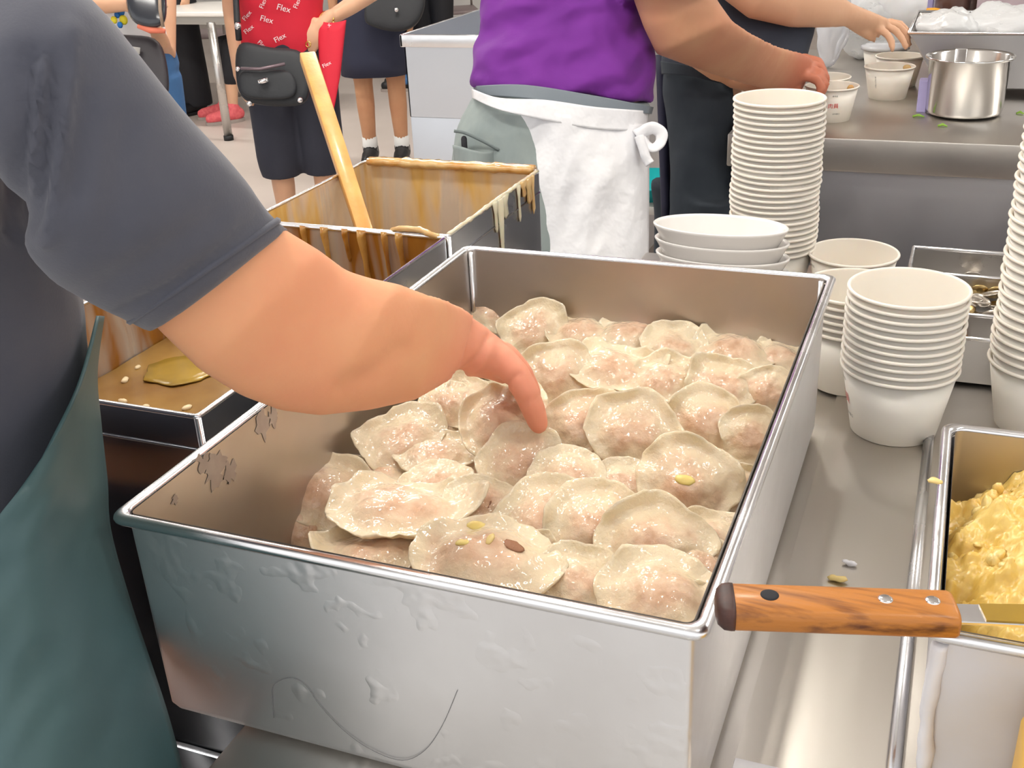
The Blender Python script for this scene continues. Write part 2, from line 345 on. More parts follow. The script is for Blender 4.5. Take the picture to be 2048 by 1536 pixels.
CLEAR_PL = mat('clear_plastic_lid', (.85,.86,.90), .15, trans=.5)
COIN = mat('nickel_coin', (.55,.50,.44), .3, 1); COIN_B = mat('brass_coin', (.62,.45,.20), .3, 1); COIN_C = mat('copper_coin', (.45,.22,.10), .35, 1)
BROWN_JAR = mat('brown_jar', (.10,.05,.04), .3); MAUVE = mat('mauve_box', (.42,.33,.36), .6)
WHITE_PRINT = mat('white_textile_print', (.85,.78,.80), .8)
BLUE_PRINT = mat('blue_textile_print', (.02,.16,.50), .8); YEL_PRINT = mat('yellow_textile_print', (.72,.62,.03), .8)
WELD = mat('white_sealant', (.80,.79,.82), .5)
DIRT = mat('dried_dough_smear', (.36,.29,.24), .6, color2=(.42,.35,.29), nscale=60)
ADDED_TUBE = bpy.data.materials.new('added_light_tube'); ADDED_TUBE.use_nodes = True
_p = ADDED_TUBE.node_tree.nodes['Principled BSDF']; _p.inputs['Emission Color'].default_value = (1,.97,.92,1); _p.inputs['Emission Strength'].default_value = 30.

# ------------------------------------------------------------------ room
ZC = .895           # counter top
ZR = 1.08           # rim height of pan and tanks
def structure(name, mb, m, smooth=False, mods=()):
    return tag(mb.build(name, m, None, smooth, mods), kind='structure')
structure('floor', MB().box((-9,.2,-.1),(4,11,0)), FLOOR)
structure('floor_street', MB().box((-12,-12,-.1),(8,.2,-.002)), mat('pale_pavement',(.62,.61,.60),.8,color2=(.56,.55,.54),nscale=3))
structure('ceiling', MB().box((-9,-.9,3.1),(4,11,3.2)), CEILM)
structure('wall_back', MB().box((-9,11,0),(4,11.1,3.1)), WALLM)
structure('wall_left', MB().box((-9.1,.9,0),(-9,11,3.1)), WALLM)
structure('wall_right', MB().box((4,.9,0),(4.1,11,3.1)), WALLM)
tube_proto = None
for k, (x, y) in enumerate([(-1.15,.55),(1.15,.55),(-2.9,1.6),(1.9,3.4),(-1.9,3.4),(-4.6,3.4),(-2.4,5.8),(-4.8,5.8),(1.9,5.8)]):  # fittings added out of view, placed to brighten dumplings and background
    t = empty('added_ceiling_light', (x,y,3.1), 'added twin-tube ceiling fitting out of view', 'light', 'added ceiling fittings')
    if tube_proto is None:
        tube_proto = [MB().box((-.62,-.09,-.05),(.62,.09,0)).mesh('housing', False), MB().tube([(-.6,0,0),(.6,0,0)], .016, 10).mesh('tube')]
        tube_proto[0].materials.append(TABLE_WHITE); tube_proto[1].materials.append(ADDED_TUBE)
    h = new_obj('housing', tube_proto[0]); h.parent = t
    for s in (-.05,.05):
        b = new_obj('tube', tube_proto[1]); b.parent = t; b.location = (0,s,-.07)
    ld = bpy.data.lights.new('added_fitting_light', 'AREA'); ld.shape = 'RECTANGLE'; ld.size = 1.2; ld.size_y = .16; ld.energy = 10 if y < 2 else 32; ld.color = (1,.965,.91)
    lo = bpy.data.objects.new('added_fitting_light', ld); col.objects.link(lo); lo.parent = t; lo.location = (0,0,-.1)
BULB = bpy.data.materials.new('added_glint_bulb'); BULB.use_nodes = True
_p = BULB.node_tree.nodes['Principled BSDF']; _p.inputs['Emission Color'].default_value = (1,.95,.86,1); _p.inputs['Emission Strength'].default_value = 150.
for x, y, lab in ((-1.0,1.75,'added unseen bulb for glints, over the sauce tanks'),(-.35,2.0,'added unseen bulb for glints, over the stack of cups'),(-.75,.95,'added unseen bulb for glints, over the dumpling pan')):  # unseen bulbs added so the wet dumplings catch small highlights
    t = empty('added_glint_lamp', (x,y,3.1), lab, 'lamp')
    MB().tube([(x,y,2.42),(x,y,3.1)], .004, 6).build('cord', RUBBER, t); MB().tube([(x,y,2.36),(x,y,2.43)], [.026,.018], 14).build('socket', RUBBER, t)
    MB().ball((x,y,2.32), (.034,.034,.042), 16, 10).build('bulb', BULB, t)
    ld = bpy.data.lights.new('added_glint_light', 'POINT'); ld.energy = 6; ld.shadow_soft_size = .045; ld.color = (1,.95,.86)
    lo = bpy.data.objects.new('added_glint_light', ld); col.objects.link(lo); lo.parent = t; lo.location = (0,0,-.86)
# ------------------------------------------------------------------ serving counter
def rrect(hx, hy, r, cx=0, cy=0, z=0, n=4):
    out = []
    for sx, sy, a0 in ((1,1,0),(-1,1,90),(-1,-1,180),(1,-1,270)):
        for k in range(n+1):
            a = math.radians(a0+90*k/n); out.append(Vector((cx+sx*(hx-r)+r*math.cos(a), cy+sy*(hy-r)+r*math.sin(a), z)))
    return out
ct = empty('serving_counter', (.2,1.0,0), 'long stainless steel serving counter under the dumpling pan and paper cups', 'counter')
MB().box((-.455,.30,ZC-.035),(.95,1.69,ZC)).build('worktop', STEEL_TOP, ct, False, [('bevel',.004,2)])
MB().box((-.44,.33,.12),(.93,1.66,ZC-.036)).build('cabinet', STEEL_DARK, ct, False, [('bevel',.004,2)])
for x in (-.40,.89):
    for y in (.38,1.60): MB().tube([(x,y,0),(x,y,.12)], .022, 12).build('leg', STEEL_DARK, ct)
# thin steel sheet that lines the gap between pan and food box, with folded edges
sh = empty('steel_liner_sheet', (-.04,.9,ZC), 'thin scratched steel sheet lying between the dumpling pan and the food box', 'metal sheet')
MB().box((-.094,.602,ZC+.0005),(.012,1.285,ZC+.0025)).build('plate', STEEL_TOP, sh, False)
MB().tube([(.012,.602,ZC+.006),(.012,1.285,ZC+.006)], .0055, 10).build('folded_edge', STEEL_RIM, sh)
MB().box((-.094,.592,ZC+.0005),(.02,.603,ZC+.004)).build('front_strip', WELD, sh, False, [('bevel',.0012,2)])

# ------------------------------------------------------------------ the dumpling pan
def box_pan(name, x0, x1, y0, y1, zb, zt, inset, bead, th, m_out, m_in, m_rim, parent, r=.005, liner_mat=None):
    cx, cy = (x0+x1)/2, (y0+y1)/2; hx, hy = (x1-x0)/2-bead, (y1-y0)/2-bead
    def ring(ins, z, rr=r): return rrect(hx-ins, hy-ins, rr, cx, cy, z)
    out = MB().rings([ring(inset+.01, zb), ring(inset+.003, zb+.003), ring(inset, zb+.010), ring(inset*.5,(zb+zt)/2), ring(0, zt-bead)], True, False)
    out.build('outer_wall', m_out, parent, True, [('sub',2)] if False else [])
    inn = MB().rings([ring(inset+th+.006, zb+th, r*1.2), ring(inset+th, zb+th+.006), ring(inset*.5+th,(zb+zt)/2), ring(th, zt-bead*.3)], True, False)
    inn.build('inner_wall', m_in, parent, True)
    rings = []
    for k in range(13):
        a = math.radians(200 - 300*k/12)
        rings.append(ring(-bead*.5 - bead*.5*math.cos(a)*1.0 - bead*.0 + 0, zt - bead*.5 + bead*.5*math.sin(a), r+bead*.5))
    MB().rings(rings, False, False).build('rolled_rim', m_rim, parent, True)
PX0, PX1, PY0, PY1 = -.5258, -.0977, .5037, 1.132
pan = empty('dumpling_pan', ((PX0+PX1)/2,(PY0+PY1)/2,ZC), 'large dented stainless steel pan full of translucent dumplings', 'pan')
box_pan('pan', PX0, PX1, PY0, PY1, ZC+.001, ZR, .0005, .009, .002, STEEL_PAN, STEEL_IN, STEEL_RIM, pan)
# welded inner corner beads and dried dough on the left wall
for cx, cy in ((PX0+.0145,PY1-.0145),(PX1-.0145,PY1-.0145)):
    MB().tube([(cx,cy,ZC+.02),(cx,cy,ZR-.004)], .0028, 8).build('corner_weld', STEEL_RIM, pan)
def onx(px, x): r = ray(px); return EYE + r*(x/r.x)
for px, s in [((430,940),1.2),((525,850),.9),((545,835),.7),((405,930),.7),((460,945),.8),((350,1000),.35)]:
    c = onx(px, PX0+.0113); m = MB(); n = 36
    ring = [Vector((c.x, c.y+s*.010*(1+.9*noise.noise(Vector((j*.35,s*9,px[0]))))*math.cos(2*math.pi*j/n), c.z+s*.012*(1+.9*noise.noise(Vector((j*.35,s*5,px[1]))))*math.sin(2*math.pi*j/n))) for j in range(n)]
    m.rings([ring, [p+Vector((.00025,0,0)) for p in ring]]).build('dough_smear', DIRT, pan, False)
hair_pts = [ony(p, PY0+.009) for p in [(548,1435),(545,1400),(548,1370),(580,1355),(612,1370),(640,1410),(690,1462),(745,1500),(805,1520),(850,1500),(885,1450),(915,1380)]]
hp = []
for p in catmull(hair_pts, 5):
    f = (ZR-p.z)/(ZR-ZC); hp.append(Vector((p.x, PY0+.009-.0003, p.z)))
tag(MB().tube(hp, .00022, 5).build('fallen_hair', GREY_INK), 'long thin grey hair stuck to the pan front in a loose curl', 'hair')

# ------------------------------------------------------------------ dumplings
def dumpling_mesh(seed):
    """half-moon dumpling one unit wide: plump belly, hollow ring, thin wavy flange"""
    rnd = random.Random(seed); nr, na = 17, 60
    ox, oy = rnd.uniform(-.07,.07), rnd.uniform(-.09,.0); k1, k2 = rnd.uniform(0,9), rnd.uniform(0,9)
    sq = rnd.uniform(1.9,2.9); asp = rnd.uniform(.76,.92); bend = rnd.uniform(-.25,.35); bend2 = rnd.uniform(-.25,.2); rot = rnd.uniform(-.5,.5)
    corner = rnd.uniform(0,6.28); ripple = rnd.uniform(.012,.028); curlA = rnd.uniform(.08,.17); belly = rnd.uniform(.13,.17)
    def shape(r, a):
        ca, sa = math.cos(a+rot), math.sin(a+rot); R = .5/((abs(ca)**sq+abs(sa)**sq)**(1/sq))
        ca, sa = math.cos(a), math.sin(a)
        nz = noise.noise(Vector((ca*1.2+k1, sa*1.2+k2, seed)))*.16 + .09*math.exp(-(((a-corner+math.pi) % (2*math.pi)-math.pi)/.35)**2) + noise.noise(Vector((ca*4+k2, sa*4, seed)))*.045*r + noise.noise(Vector((ca*13, sa*13+k1, seed)))*.022*r*r
        R *= 1+nz*r; return ca*R*r, sa*R*asp*r
    rt_, rb_ = [], []
    for i in range(1, nr+1):
        r = (i/nr)**.85; rt = []; rb = []
        for j in range(na):
            a = 2*math.pi*j/na; x, y = shape(r, a); q = ((x-ox)/.29)**2 + ((y-oy)/.235)**2
            up = .5+.5*math.sin(a)
            h = belly*math.exp(-q**1.5*.75) + .018
            h += .040*noise.noise(Vector((x*4+k1, y*4+k2, seed)))*(1-r**4) + .016*noise.noise(Vector((x*11+k1, y*11, seed))) - .028*math.exp(-((r-.74)/.13)**2)*up
            h += ripple*r**3*math.sin(a*9+k1+3*noise.noise(Vector((math.cos(a)*2,math.sin(a)*2,k2))))
            curl = curlA*r**6*(.35+1.1*noise.noise(Vector((math.cos(a)*1.6+k2, math.sin(a)*1.6, seed*2.))))
            base = bend*(x*x-.06) + bend2*x*y
            thick = .030*(1-r**8) + .012
            lo = min(h-thick, -.035*math.exp(-q*1.2))
            rt.append(Vector((x,y,h+curl+base))); rb.append(Vector((x*.985,y*.985,lo+curl+base)))
        rt_.append(rt); rb_.append(rb)
    m = MB(); m.rings(rb_ + [[(p+q)/2 + Vector((p.x*.02,p.y*.02,0)) for p, q in zip(rt_[-1], rb_[-1])]] + list(reversed(rt_)), True, True)
    me = m.mesh('dumpling'); me.materials.append(DUMP); return me
DM = [dumpling_mesh(s) for s in (3,11,19,23,31,42,57,64,71,88,93,107)]
ORD = ['first','second','third','fourth','fifth','sixth','seventh','eighth','ninth','tenth']
seen = {}
LONG = {'back': '%s dumpling from the far left pan corner, in the row along the far wall',
        'second': '%s dumpling from the wrist in the row just before the far-wall row',
        'mid': '%s dumpling from the fingertip among those filling the middle of the pan',
        'hand': '%s dumpling from the elbow among those standing on edge under the hand',
        'flat': '%s of the flattened wet dumplings in the hollow between hand and near dumplings',
        'side': '%s dumpling from the far right pan corner, pressed along the right wall',
        'front': '%s dumpling from the left gap in the layer behind the near rim',
        'corner': 'dumpling at the near right pan corner beside the wooden spatula handle',
        'gap': '%s dumpling from the elbow at the edge of the emptied left gap'}
# (px, py, w, h, dz above the bed, roll deg, row)
DL = [(985,614,128,84,.010,-8,'back'),(1065,648,120,98,.012,18,'back'),(1162,657,134,80,.008,-5,'back'),(1264,659,142,80,.010,6,'back'),(1350,684,122,82,.010,-10,'back'),(1466,694,154,80,.008,4,'back'),(1580,708,110,66,.004,0,'back'),
 (1108,738,146,116,.012,10,'second'),(1230,727,164,94,.012,-6,'second'),(1325,750,138,92,.008,12,'second'),(1446,756,128,96,.010,-8,'second'),(1540,772,120,96,.006,5,'side'),
 (1170,828,152,160,.018,12,'mid'),(1265,848,166,170,.016,-4,'mid'),(1410,832,146,116,.010,8,'mid'),(1512,860,116,116,.006,0,'side'),
 (888,802,100,118,.012,80,'hand'),(932,800,64,118,.008,86,'hand'),(988,834,136,150,.020,74,'hand'),(802,868,160,106,.006,20,'gap'),(1048,806,70,110,.004,80,'hand'),
 (872,896,150,92,-.004,0,'flat'),(1036,908,150,116,.002,25,'flat'),(1136,938,140,90,.000,5,'flat'),(1250,956,120,76,-.006,0,'flat'),(1376,950,196,160,.016,-18,'mid'),(1476,966,126,126,.006,10,'side'),
 (652,976,196,138,-.004,-25,'gap'),(742,942,156,70,-.012,0,'gap'),(868,956,136,88,.000,8,'flat'),(962,990,136,96,.000,-8,'flat'),(1090,1018,180,124,.010,26,'mid'),(1190,1038,190,146,.010,22,'mid'),(1310,1074,196,154,.010,14,'mid'),(1446,1072,150,106,.004,0,'side'),
 (806,1010,262,118,.006,-10,'front'),(612,1058,136,116,-.030,-60,'gap'),(746,1090,208,104,-.010,10,'front'),(966,1108,276,166,.012,-12,'front'),(1076,1112,120,110,-.004,60,'front'),(1162,1148,164,116,.000,-20,'front'),(1318,1178,224,146,.006,-4,'front'),(1424,1124,140,90,.000,0,'side'),(1424,1226,130,100,-.004,30,'corner')]
BED = .992
dump_objs = []
def bed_z(px):                     # the bed sinks a little towards the left gap and the near rim
    p = onz(px, BED); z = BED
    z -= .022*max(0, min(1, (-.36-p.x)/.12)) * max(0, min(1, (1.0-p.y)/.3))
    return z
for i, (px, py, wd, hg, dz, roll, row) in enumerate(DL):
    z = bed_z((px,py)) + dz; p = onz((px,py), z); v = (p-EYE).normalized(); elev = math.asin(-v.z)
    dep = (p-EYE).dot(fwd); W = wd*dep/F*1.09; need = min(1, hg/(wd*.80))
    if 60 < abs(roll) < 120: W = hg*dep/F*1.12; need = min(1, wd/(hg*.80)*1.05)
    lim = PX1-.012-.56*W
    if p.x > lim: p.x = lim
    tilt = max(-.05, min(.95, math.asin(need) - elev))
    if row == 'hand': tilt = .55
    o = new_obj('dumpling', DM[(i*5+i//3) % len(DM)]); dump_objs.append(o)
    yaw = math.atan2(v.x, v.y)      # leans back towards the far side
    o.location = p - Vector((0,0,.006)); o.scale = (W, W, W*(.95 if row != 'flat' else .6))
    o.rotation_euler = (Matrix.Rotation(-yaw,3,'Z') @ Matrix.Rotation(tilt,3,'X') @ Matrix.Rotation(math.radians(roll*(1 if abs(roll)>60 else 1.4)),3,'Z')).to_euler()
    seen[row] = seen.get(row, 0)+1
    tag(o, LONG[row] % ORD[seen[row]-1] if '%' in LONG[row] else LONG[row], 'dumpling', 'dumplings in the steel pan')
tag(dump_objs[38], 'largest dumpling, smooth dome with yellow garlic bits and a torn hole', 'dumpling')
tag(dump_objs[25], 'broad dumpling with a pale yellow garlic sliver under its skin', 'dumpling')
tag(dump_objs[35], 'long folded dumpling with a thick smooth seam lying across two others', 'dumpling')
tag(dump_objs[12], 'round wet dumpling with a white glint and crumpled edge at the fingertip', 'dumpling')
# lower layers that carry the ones on top
rl = random.Random(5)
for lay, z in ((0, .955), (1, .918)):
    for a in range(6):
        for b in range(8):
            x = PX0+.058+a*.059+rl.uniform(-.006,.006)+(.012 if lay else 0); y = PY0+.060+b*.073+rl.uniform(-.006,.006)
            if lay == 0 and x < -.42 and y < .95: continue
            o = new_obj('dumpling', DM[(a*3+b+lay) % len(DM)]); s = .078
            o.location = (x,y,z); o.scale = (s,s,s*.9); o.rotation_euler = (rl.uniform(-.15,.25), rl.uniform(-.15,.15), rl.uniform(0,6.28))
            tag(o, 'dumpling of the lower layers showing only between the upper ones', 'dumpling', 'dumplings of the lower layers')
# garlic bits, torn hole
def on_dumpling(o, px, name, m, r, lab):
    p0 = EYE; d = ray(px).normalized(); mw = world_of(o); inv = mw.inverted()
    bv = BVHTree.FromPolygons([v.co for v in o.data.vertices], [tuple(q.vertices) for q in o.data.polygons])
    h = bv.ray_cast(inv @ p0, (inv.to_3x3() @ d).normalized())
    if h[0] is None: return
    c = mw @ h[0]; nrm = (inv.to_3x3().transposed() @ h[1]).normalized(); q = Vector((0,0,1)).rotation_difference(nrm).to_matrix()
    ob = MB().ball(c, r, 12, 7, q).build(name, m, o, disp=lambda v: .0012*noise.noise(v*300)); tag(ob, lab)
on_dumpling(dump_objs[38], (952,1052), 'garlic_bit', GARLIC, (.0085,.005,.0025), 'pale yellow garlic bit')
on_dumpling(dump_objs[38], (925,1085), 'garlic_bit', GARLIC, (.006,.004,.002), 'pale yellow garlic bit')
on_dumpling(dump_objs[38], (980,1078), 'garlic_bit', MASH2, (.003,.006,.002), 'whitish starch thread')
on_dumpling(dump_objs[38], (1028,1092), 'torn_hole', FILL, (.009,.006,.0012), 'torn hole showing brown filling')
on_dumpling(dump_objs[25], (1370,960), 'garlic_bit', GARLIC, (.009,.0045,.002), 'pale yellow garlic sliver')
on_dumpling(dump_objs[30], (980,1008), 'brown_fleck', FILL, (.0008,.004,.0006), 'thin dark fleck')

# ------------------------------------------------------------------ sauce tanks
TX0, TX1 = -.845, -.556
def tank(name, y0, y1, zb, label, liner):
    t = empty(name, ((TX0+TX1)/2,(y0+y1)/2,zb), label, 'tank')
    th = .0025
    MB().rings([rrect((TX1-TX0)/2,(y1-y0)/2,.004,(TX0+TX1)/2,(y0+y1)/2,z) for z in (zb,ZR)], True, False).build('outer_wall', STEEL_DARK, t, True, [('bevel',.0008,1)])
    MB().rings([rrect((TX1-TX0)/2-th,(y1-y0)/2-th,.004,(TX0+TX1)/2,(y0+y1)/2,z) for z in (zb+th,ZR-.001)], True, False).build('inner_wall', liner, t, True, [('bevel',.0008,1)])
    path = rrect((TX1-TX0)/2-th/2,(y1-y0)/2-th/2,.004,(TX0+TX1)/2,(y0+y1)/2,ZR); path.append(path[0])
    MB().tube(path, .0024, 8).build('rim', STEEL_RIM, t)
    path2 = rrect((TX1-TX0)/2+.0006,(y1-y0)/2+.0006,.004,(TX0+TX1)/2,(y0+y1)/2,ZR-.031); path2.append(path2[0]); MB().tube(path2, .0012, 6).build('folded_band', STEEL_DARK, t)
    MB().tube([(TX1,y0,zb),(TX1,y0,ZR)], .0032, 8).build('corner_weld', STEEL_RIM, t)
    return t
front_tank = tank('soup_tank', .652, 1.149, .70, 'long steel tank of brown soup beside the left wall of the pan', SAUCE_WALL2)
MB().rings([rrect((TX1-TX0)/2-.004,(1.149-.652)/2-.004,.004,(TX0+TX1)/2,(.652+1.149)/2,ZR-.10)], True, False)
m = grid_mesh([[(TX0+.004+(TX1-TX0-.008)*b/20, .656+.489*a/30, ZR-.085+.0012*noise.noise(Vector((a*.5,b*.6,1)))) for b in range(21)] for a in range(31)])
m.build('soup', SOUP, front_tank)
c = onz((365,740), ZR-.0835); n = 26
ring = [Vector((c.x+.042*(1+.25*noise.noise(Vector((j*.5,2,3))))*math.cos(2*math.pi*j/n), c.y+.040*math.sin(2*math.pi*j/n)*(1+.2*noise.noise(Vector((j*.5,7,3)))), c.z)) for j in range(n)]
MB().rings([[c+(p-c)*1.0 for p in ring],[c+(p-c)*.97+Vector((0,0,.0012)) for p in ring],[c+(p-c)*.6+Vector((0,0,.0016)) for p in ring]]).build('oil_patch', OIL, front_tank)
for px, s in [((262,690),.010),((275,735),.005),((250,760),.006),((245,803),.005),((375,815),.006),((290,815),.005),((285,672),.004),((450,830),.004)]:
    p = onz(px, ZR-.084)
    if p.y > .66: MB().ball((p.x,p.y,ZR-.084), (s,s*.6,.0025), 10, 6, Matrix.Rotation(px[0],3,'Z')).build('floating_crumb', CRUMB, front_tank, disp=lambda v: .002*noise.noise(v*160))
# seam with hardened sauce lip at the divider
MB().tube(catmull([onz((785,462),ZR),onz((800,457),ZR+.006),onz((840,460),ZR+.006),onz((858,468),ZR+.004),onz((878,474),ZR)],5), .004, 8).build('sauce_crust', SAUCE, front_tank, disp=lambda v: .0016*noise.noise(v*220))
back_tank = tank('sauce_tank', 1.1535, 1.474, .70, 'tall steel tank streaked with caramel sauce holding a wooden stick', SAUCE_WALL)
m = grid_mesh([[(TX0+.004+(TX1-TX0-.008)*b/12, 1.158+.312*a/12, .715) for b in range(13)] for a in range(13)]); m.build('sauce', SAUCE, back_tank)
yb = 1.474
MB().tube([(TX0+.012+(TX1-TX0-.02)*k/40, yb-.002, ZR+.002) for k in range(41)], [(.007+.002*noise.noise(Vector((k*.4,1,1))),.012) for k in range(41)], 10).build('sauce_smear', SAUCE, back_tank, disp=lambda v: .0022*noise.noise(v*90))
for y, ln, mm, r in [(1.385,.05,SAUCE_PALE,.005),(1.425,.035,SAUCE,.012),(1.440,.055,SAUCE,.005),(1.405,.02,SAUCE,.010),(1.318,.17,SAUCE_PALE,.008),(1.335,.03,SAUCE_PALE,.010),(1.30,.04,SAUCE_PALE,.006)]:
    MB().tube([(TX1-.003,y,ZR+.0022),(TX1+.0015,y,ZR+.001),(TX1+.0016,y,ZR-ln*.35),(TX1+.0016,y+.001,ZR-ln*.85),(TX1+.0016,y+.001,ZR-ln)], [(.002,r*1.4),(.002,r*1.5),(.0013,r*.7),(.0022,r*.75),(.0008,r*.3)], 10).build('sauce_drip', mm, back_tank, disp=lambda v: .001*noise.noise(v*200))
MB().tube([(TX1-.0015,1.158+.31*k/40,ZR+.0012) for k in range(41)], [.0028+.0022*max(0,noise.noise(Vector((k*.7,3,1)))) for k in range(41)], 8).build('sauce_smear', SAUCE_PALE, back_tank, disp=lambda v: .0012*noise.noise(v*200))
for px, ln, r in [((600,460),.05,.006),((650,460),.07,.008),((728,465),.085,.010),((772,468),.08,.007),((690,463),.04,.006),((806,468),.06,.009)]:
    p = onz(px, ZR)
    MB().tube([(p.x,1.1475,ZR+.0015),(p.x,1.1455,ZR-.004),(p.x,1.1455,ZR-ln*.4),(p.x+.001,1.1455,ZR-ln*.85),(p.x+.001,1.1458,ZR-ln)], [(.0014,r*2.2),(.0014,r*2.),(.001,r*1.1),(.0022,r*.9),(.0008,r*.3)], 10).build('sauce_drip', SAUCE_DARK, front_tank, disp=lambda v: .001*noise.noise(v*200))
stand = empty('tank_stand', ((TX0+TX1)/2,1.06,0), 'dark steel stand carrying the two sauce tanks', 'stand')
MB().box((TX0-.01,.645,.62),(TX1+.004,1.49,.699)).build('burner_deck', STEEL_DARK, stand, False, [('bevel',.004,2)])
MB().box((TX0,.66,.08),(TX1-.004,1.47,.619)).build('cabinet', STEEL_DARK, stand, False, [('bevel',.004,2)])
for x in (TX0+.03,TX1-.03):
    for y in (.69,1.44): MB().tube([(x,y,0),(x,y,.08)], .018, 10).build('leg', STEEL_DARK, stand)
# wooden stick
M_ = onz((688,336), 1.088); B_ = ony((746,486), 1.32); dv = (M_-B_); T_ = M_ + dv*2.02
stick_top = D((615,112), (T_-EYE).dot(fwd)); dirn = (stick_top-M_).normalized(); B2 = M_ - dirn*.385
q = dirn.to_track_quat('Z','Y').to_matrix(); L_ = (stick_top-B2).length
mb = MB(); hw, hd = .0112, .008
sec = lambda z, s: [B2 + q @ Vector((x*s, y*s, z)) for x, y in ((-hw,-hd),(hw,-hd),(hw,hd),(-hw,hd))]
stick = mb.rings([sec(0,1.0), sec(L_*.5,1.05), sec(L_,1.15)]).build('stirring_stick', WOOD_STICK, None, False, [('bevel',.0025,2)])
tag(stick, 'pale square wooden stick leaning in the caramel sauce tank', 'stick')
# ------------------------------------------------------------------ paper cups and bowls
CR, CH = .0625, .079
def cup_profile(R=CR, H=CH, rb=.0455, bead=.0020):
    t = .0009; ro = R-bead*1.35
    pr = [(.0005,.004),(rb-.002,.004),(rb-.0015,0),(rb,0),(rb+(ro-rb)*.5,H*.48),(ro,H-bead*1.6)]
    for k in range(9):
        a = math.radians(-120+300*k/8); pr.append((R-bead+bead*math.cos(a), H-bead+bead*math.sin(a)))
    pr += [(ro-t*1.5,H-bead*2.4),(rb+(ro-rb)*.5-t,H*.48),(rb-t,.006),(.0005,.006)]
    return pr
def lathe_mesh(prof, m, n=56):
    me = MB().lathe(prof, n).mesh('lathe'); me.materials.append(m); return me
CUP = lathe_mesh(cup_profile(), PAPER)
def text_mesh(body, size, name='print'):
    cu = bpy.data.curves.new(name, 'FONT'); cu.body = body; cu.size = size; cu.align_x = 'CENTER'; cu.resolution_u = 3
    o = bpy.data.objects.new('t', cu); col.objects.link(o)
    dg = bpy.context.evaluated_depsgraph_get(); dg.update(); ev = o.evaluated_get(dg); me = bpy.data.meshes.new_from_object(ev)
    bpy.data.objects.remove(o); bm = bmesh.new(); bm.from_mesh(me)
    bmesh.ops.subdivide_edges(bm, edges=[e for e in bm.edges if e.calc_length() > size*.18], cuts=1); bm.to_mesh(me); bm.free(); me.materials.clear(); return me
def cup_print(cup, body, size, ang, zc, m, vertical=False):
    me = text_mesh(body, size); rb, ro = .0455, CR-.0027
    for v in me.vertices:
        x, y = v.co.x, v.co.y
        if vertical: x, y = y, -x
        z = zc + y; R = rb+(ro-rb)*(z/(CH-.005))+.0004; a = ang + x/R
        v.co = Vector((R*math.cos(a), R*math.sin(a), z))
    me.update(); me.materials.append(m); o = new_obj('print', me); o.parent = cup; return o
def full_print(cup, ang, top='食中品', big='肉員', low='分中路口'):
    cup_print(cup, top, .0042, ang-.12, .062, BLACK_INK); cup_print(cup, big, .0125, ang-.16, .036, RED_INK); cup_print(cup, low, .0042, ang, .020, BLACK_INK)
def nth(k):
    small = ['','first','second','third','fourth','fifth','sixth','seventh','eighth','ninth','tenth','eleventh','twelfth','thirteenth','fourteenth','fifteenth','sixteenth','seventeenth','eighteenth','nineteenth','twentieth']
    if k <= 20: return small[k]
    return {2:'twenty',3:'thirty'}[k//10]+('-'+small[k%10] if k%10 else 'th') if k % 10 else {3:'thirtieth'}[k//10]
def cup_stack(x, y, z0, n, sp, lab_top, lab_rest, group, lean=(0,0), print_ang=None, jit=.0006):
    for k in range(n):
        c = new_obj('paper_cup', CUP); f = k/max(1,n-1)
        c.location = (x+lean[0]*f+random.uniform(-jit,jit), y+lean[1]*f+random.uniform(-jit,jit), z0+k*sp); c.rotation_euler = (0,0,random.uniform(0,6))
        if k == n-1: tag(c, lab_top, 'paper cup', group)
        elif k == 0 and print_ang is not None: tag(c, 'bottom cup of the short stack, printed in red and black', 'paper cup', group)
        else: tag(c, lab_rest % nth(n-k), 'paper cup', group)
        if k == 0 and print_ang is not None: c.rotation_euler = (0,0,0); full_print(c, print_ang)
fs = onz((1787,855), ZC); 
cup_stack(-.0265, 1.155, ZC+.003, 11, .0088, 'top cup of the short stack between pan and food box', '%s cup from the top of the short stack between pan and food box', 'cups of the short stack', print_ang=math.radians(205))
cup_stack(-.086, 1.266, ZC+.003, 6, .0088, 'top cup of the half-hidden stack behind the short stack', '%s cup from the top of the half-hidden stack behind the short stack', 'cups of the half-hidden stack')
ts = D((1561,193), F*.125/184)
cup_stack(ts.x, ts.y, ZC, 27, (ts.z-ZC-CH)/26, 'top cup of the tall stack behind the white bowls', '%s cup from the top of the tall stack behind the white bowls', 'cups of the tall stack', jit=.0012)
cup_stack(.124, 1.215, ZC, 37, .0100, 'top cup of the tallest stack beside the coin tray', '%s cup from the top of the tallest stack beside the coin tray', 'cups of the tallest stack', jit=.0010)
sg = onz((1707,503), ZC+CH)
c = new_obj('paper_cup', CUP); c.location = (sg.x, sg.y, ZC); full_print(c, math.radians(215)); tag(c, 'single open paper cup behind the half-hidden stack', 'paper cup')
# shallow bowls
BR = .088
bp = [(.0005,.006),(.036,.006),(.040,0),(.044,0),(.046,.004),(.070,.022),(BR-.004,.050),(BR-.001,.0545),(BR,.057),(BR-.002,.0585),(BR-.006,.055),(.068,.026),(.044,.009),(.0005,.009)]
BOWL = lathe_mesh(bp, PLASTIC_WHITE, 64)
bc = D((1443,450), 1.42)
for k in range(6):
    b = new_obj('bowl', BOWL); b.location = (bc.x+random.uniform(-.002,.002), bc.y+random.uniform(-.002,.002), ZC+k*.0195); b.scale = (1,.52,1)
    tag(b, 'top bowl of the stack of shallow oval white bowls behind the pan' if k == 5 else '%s bowl from the top of the stack of oval white bowls' % nth(6-k), 'bowl', 'shallow white bowls')

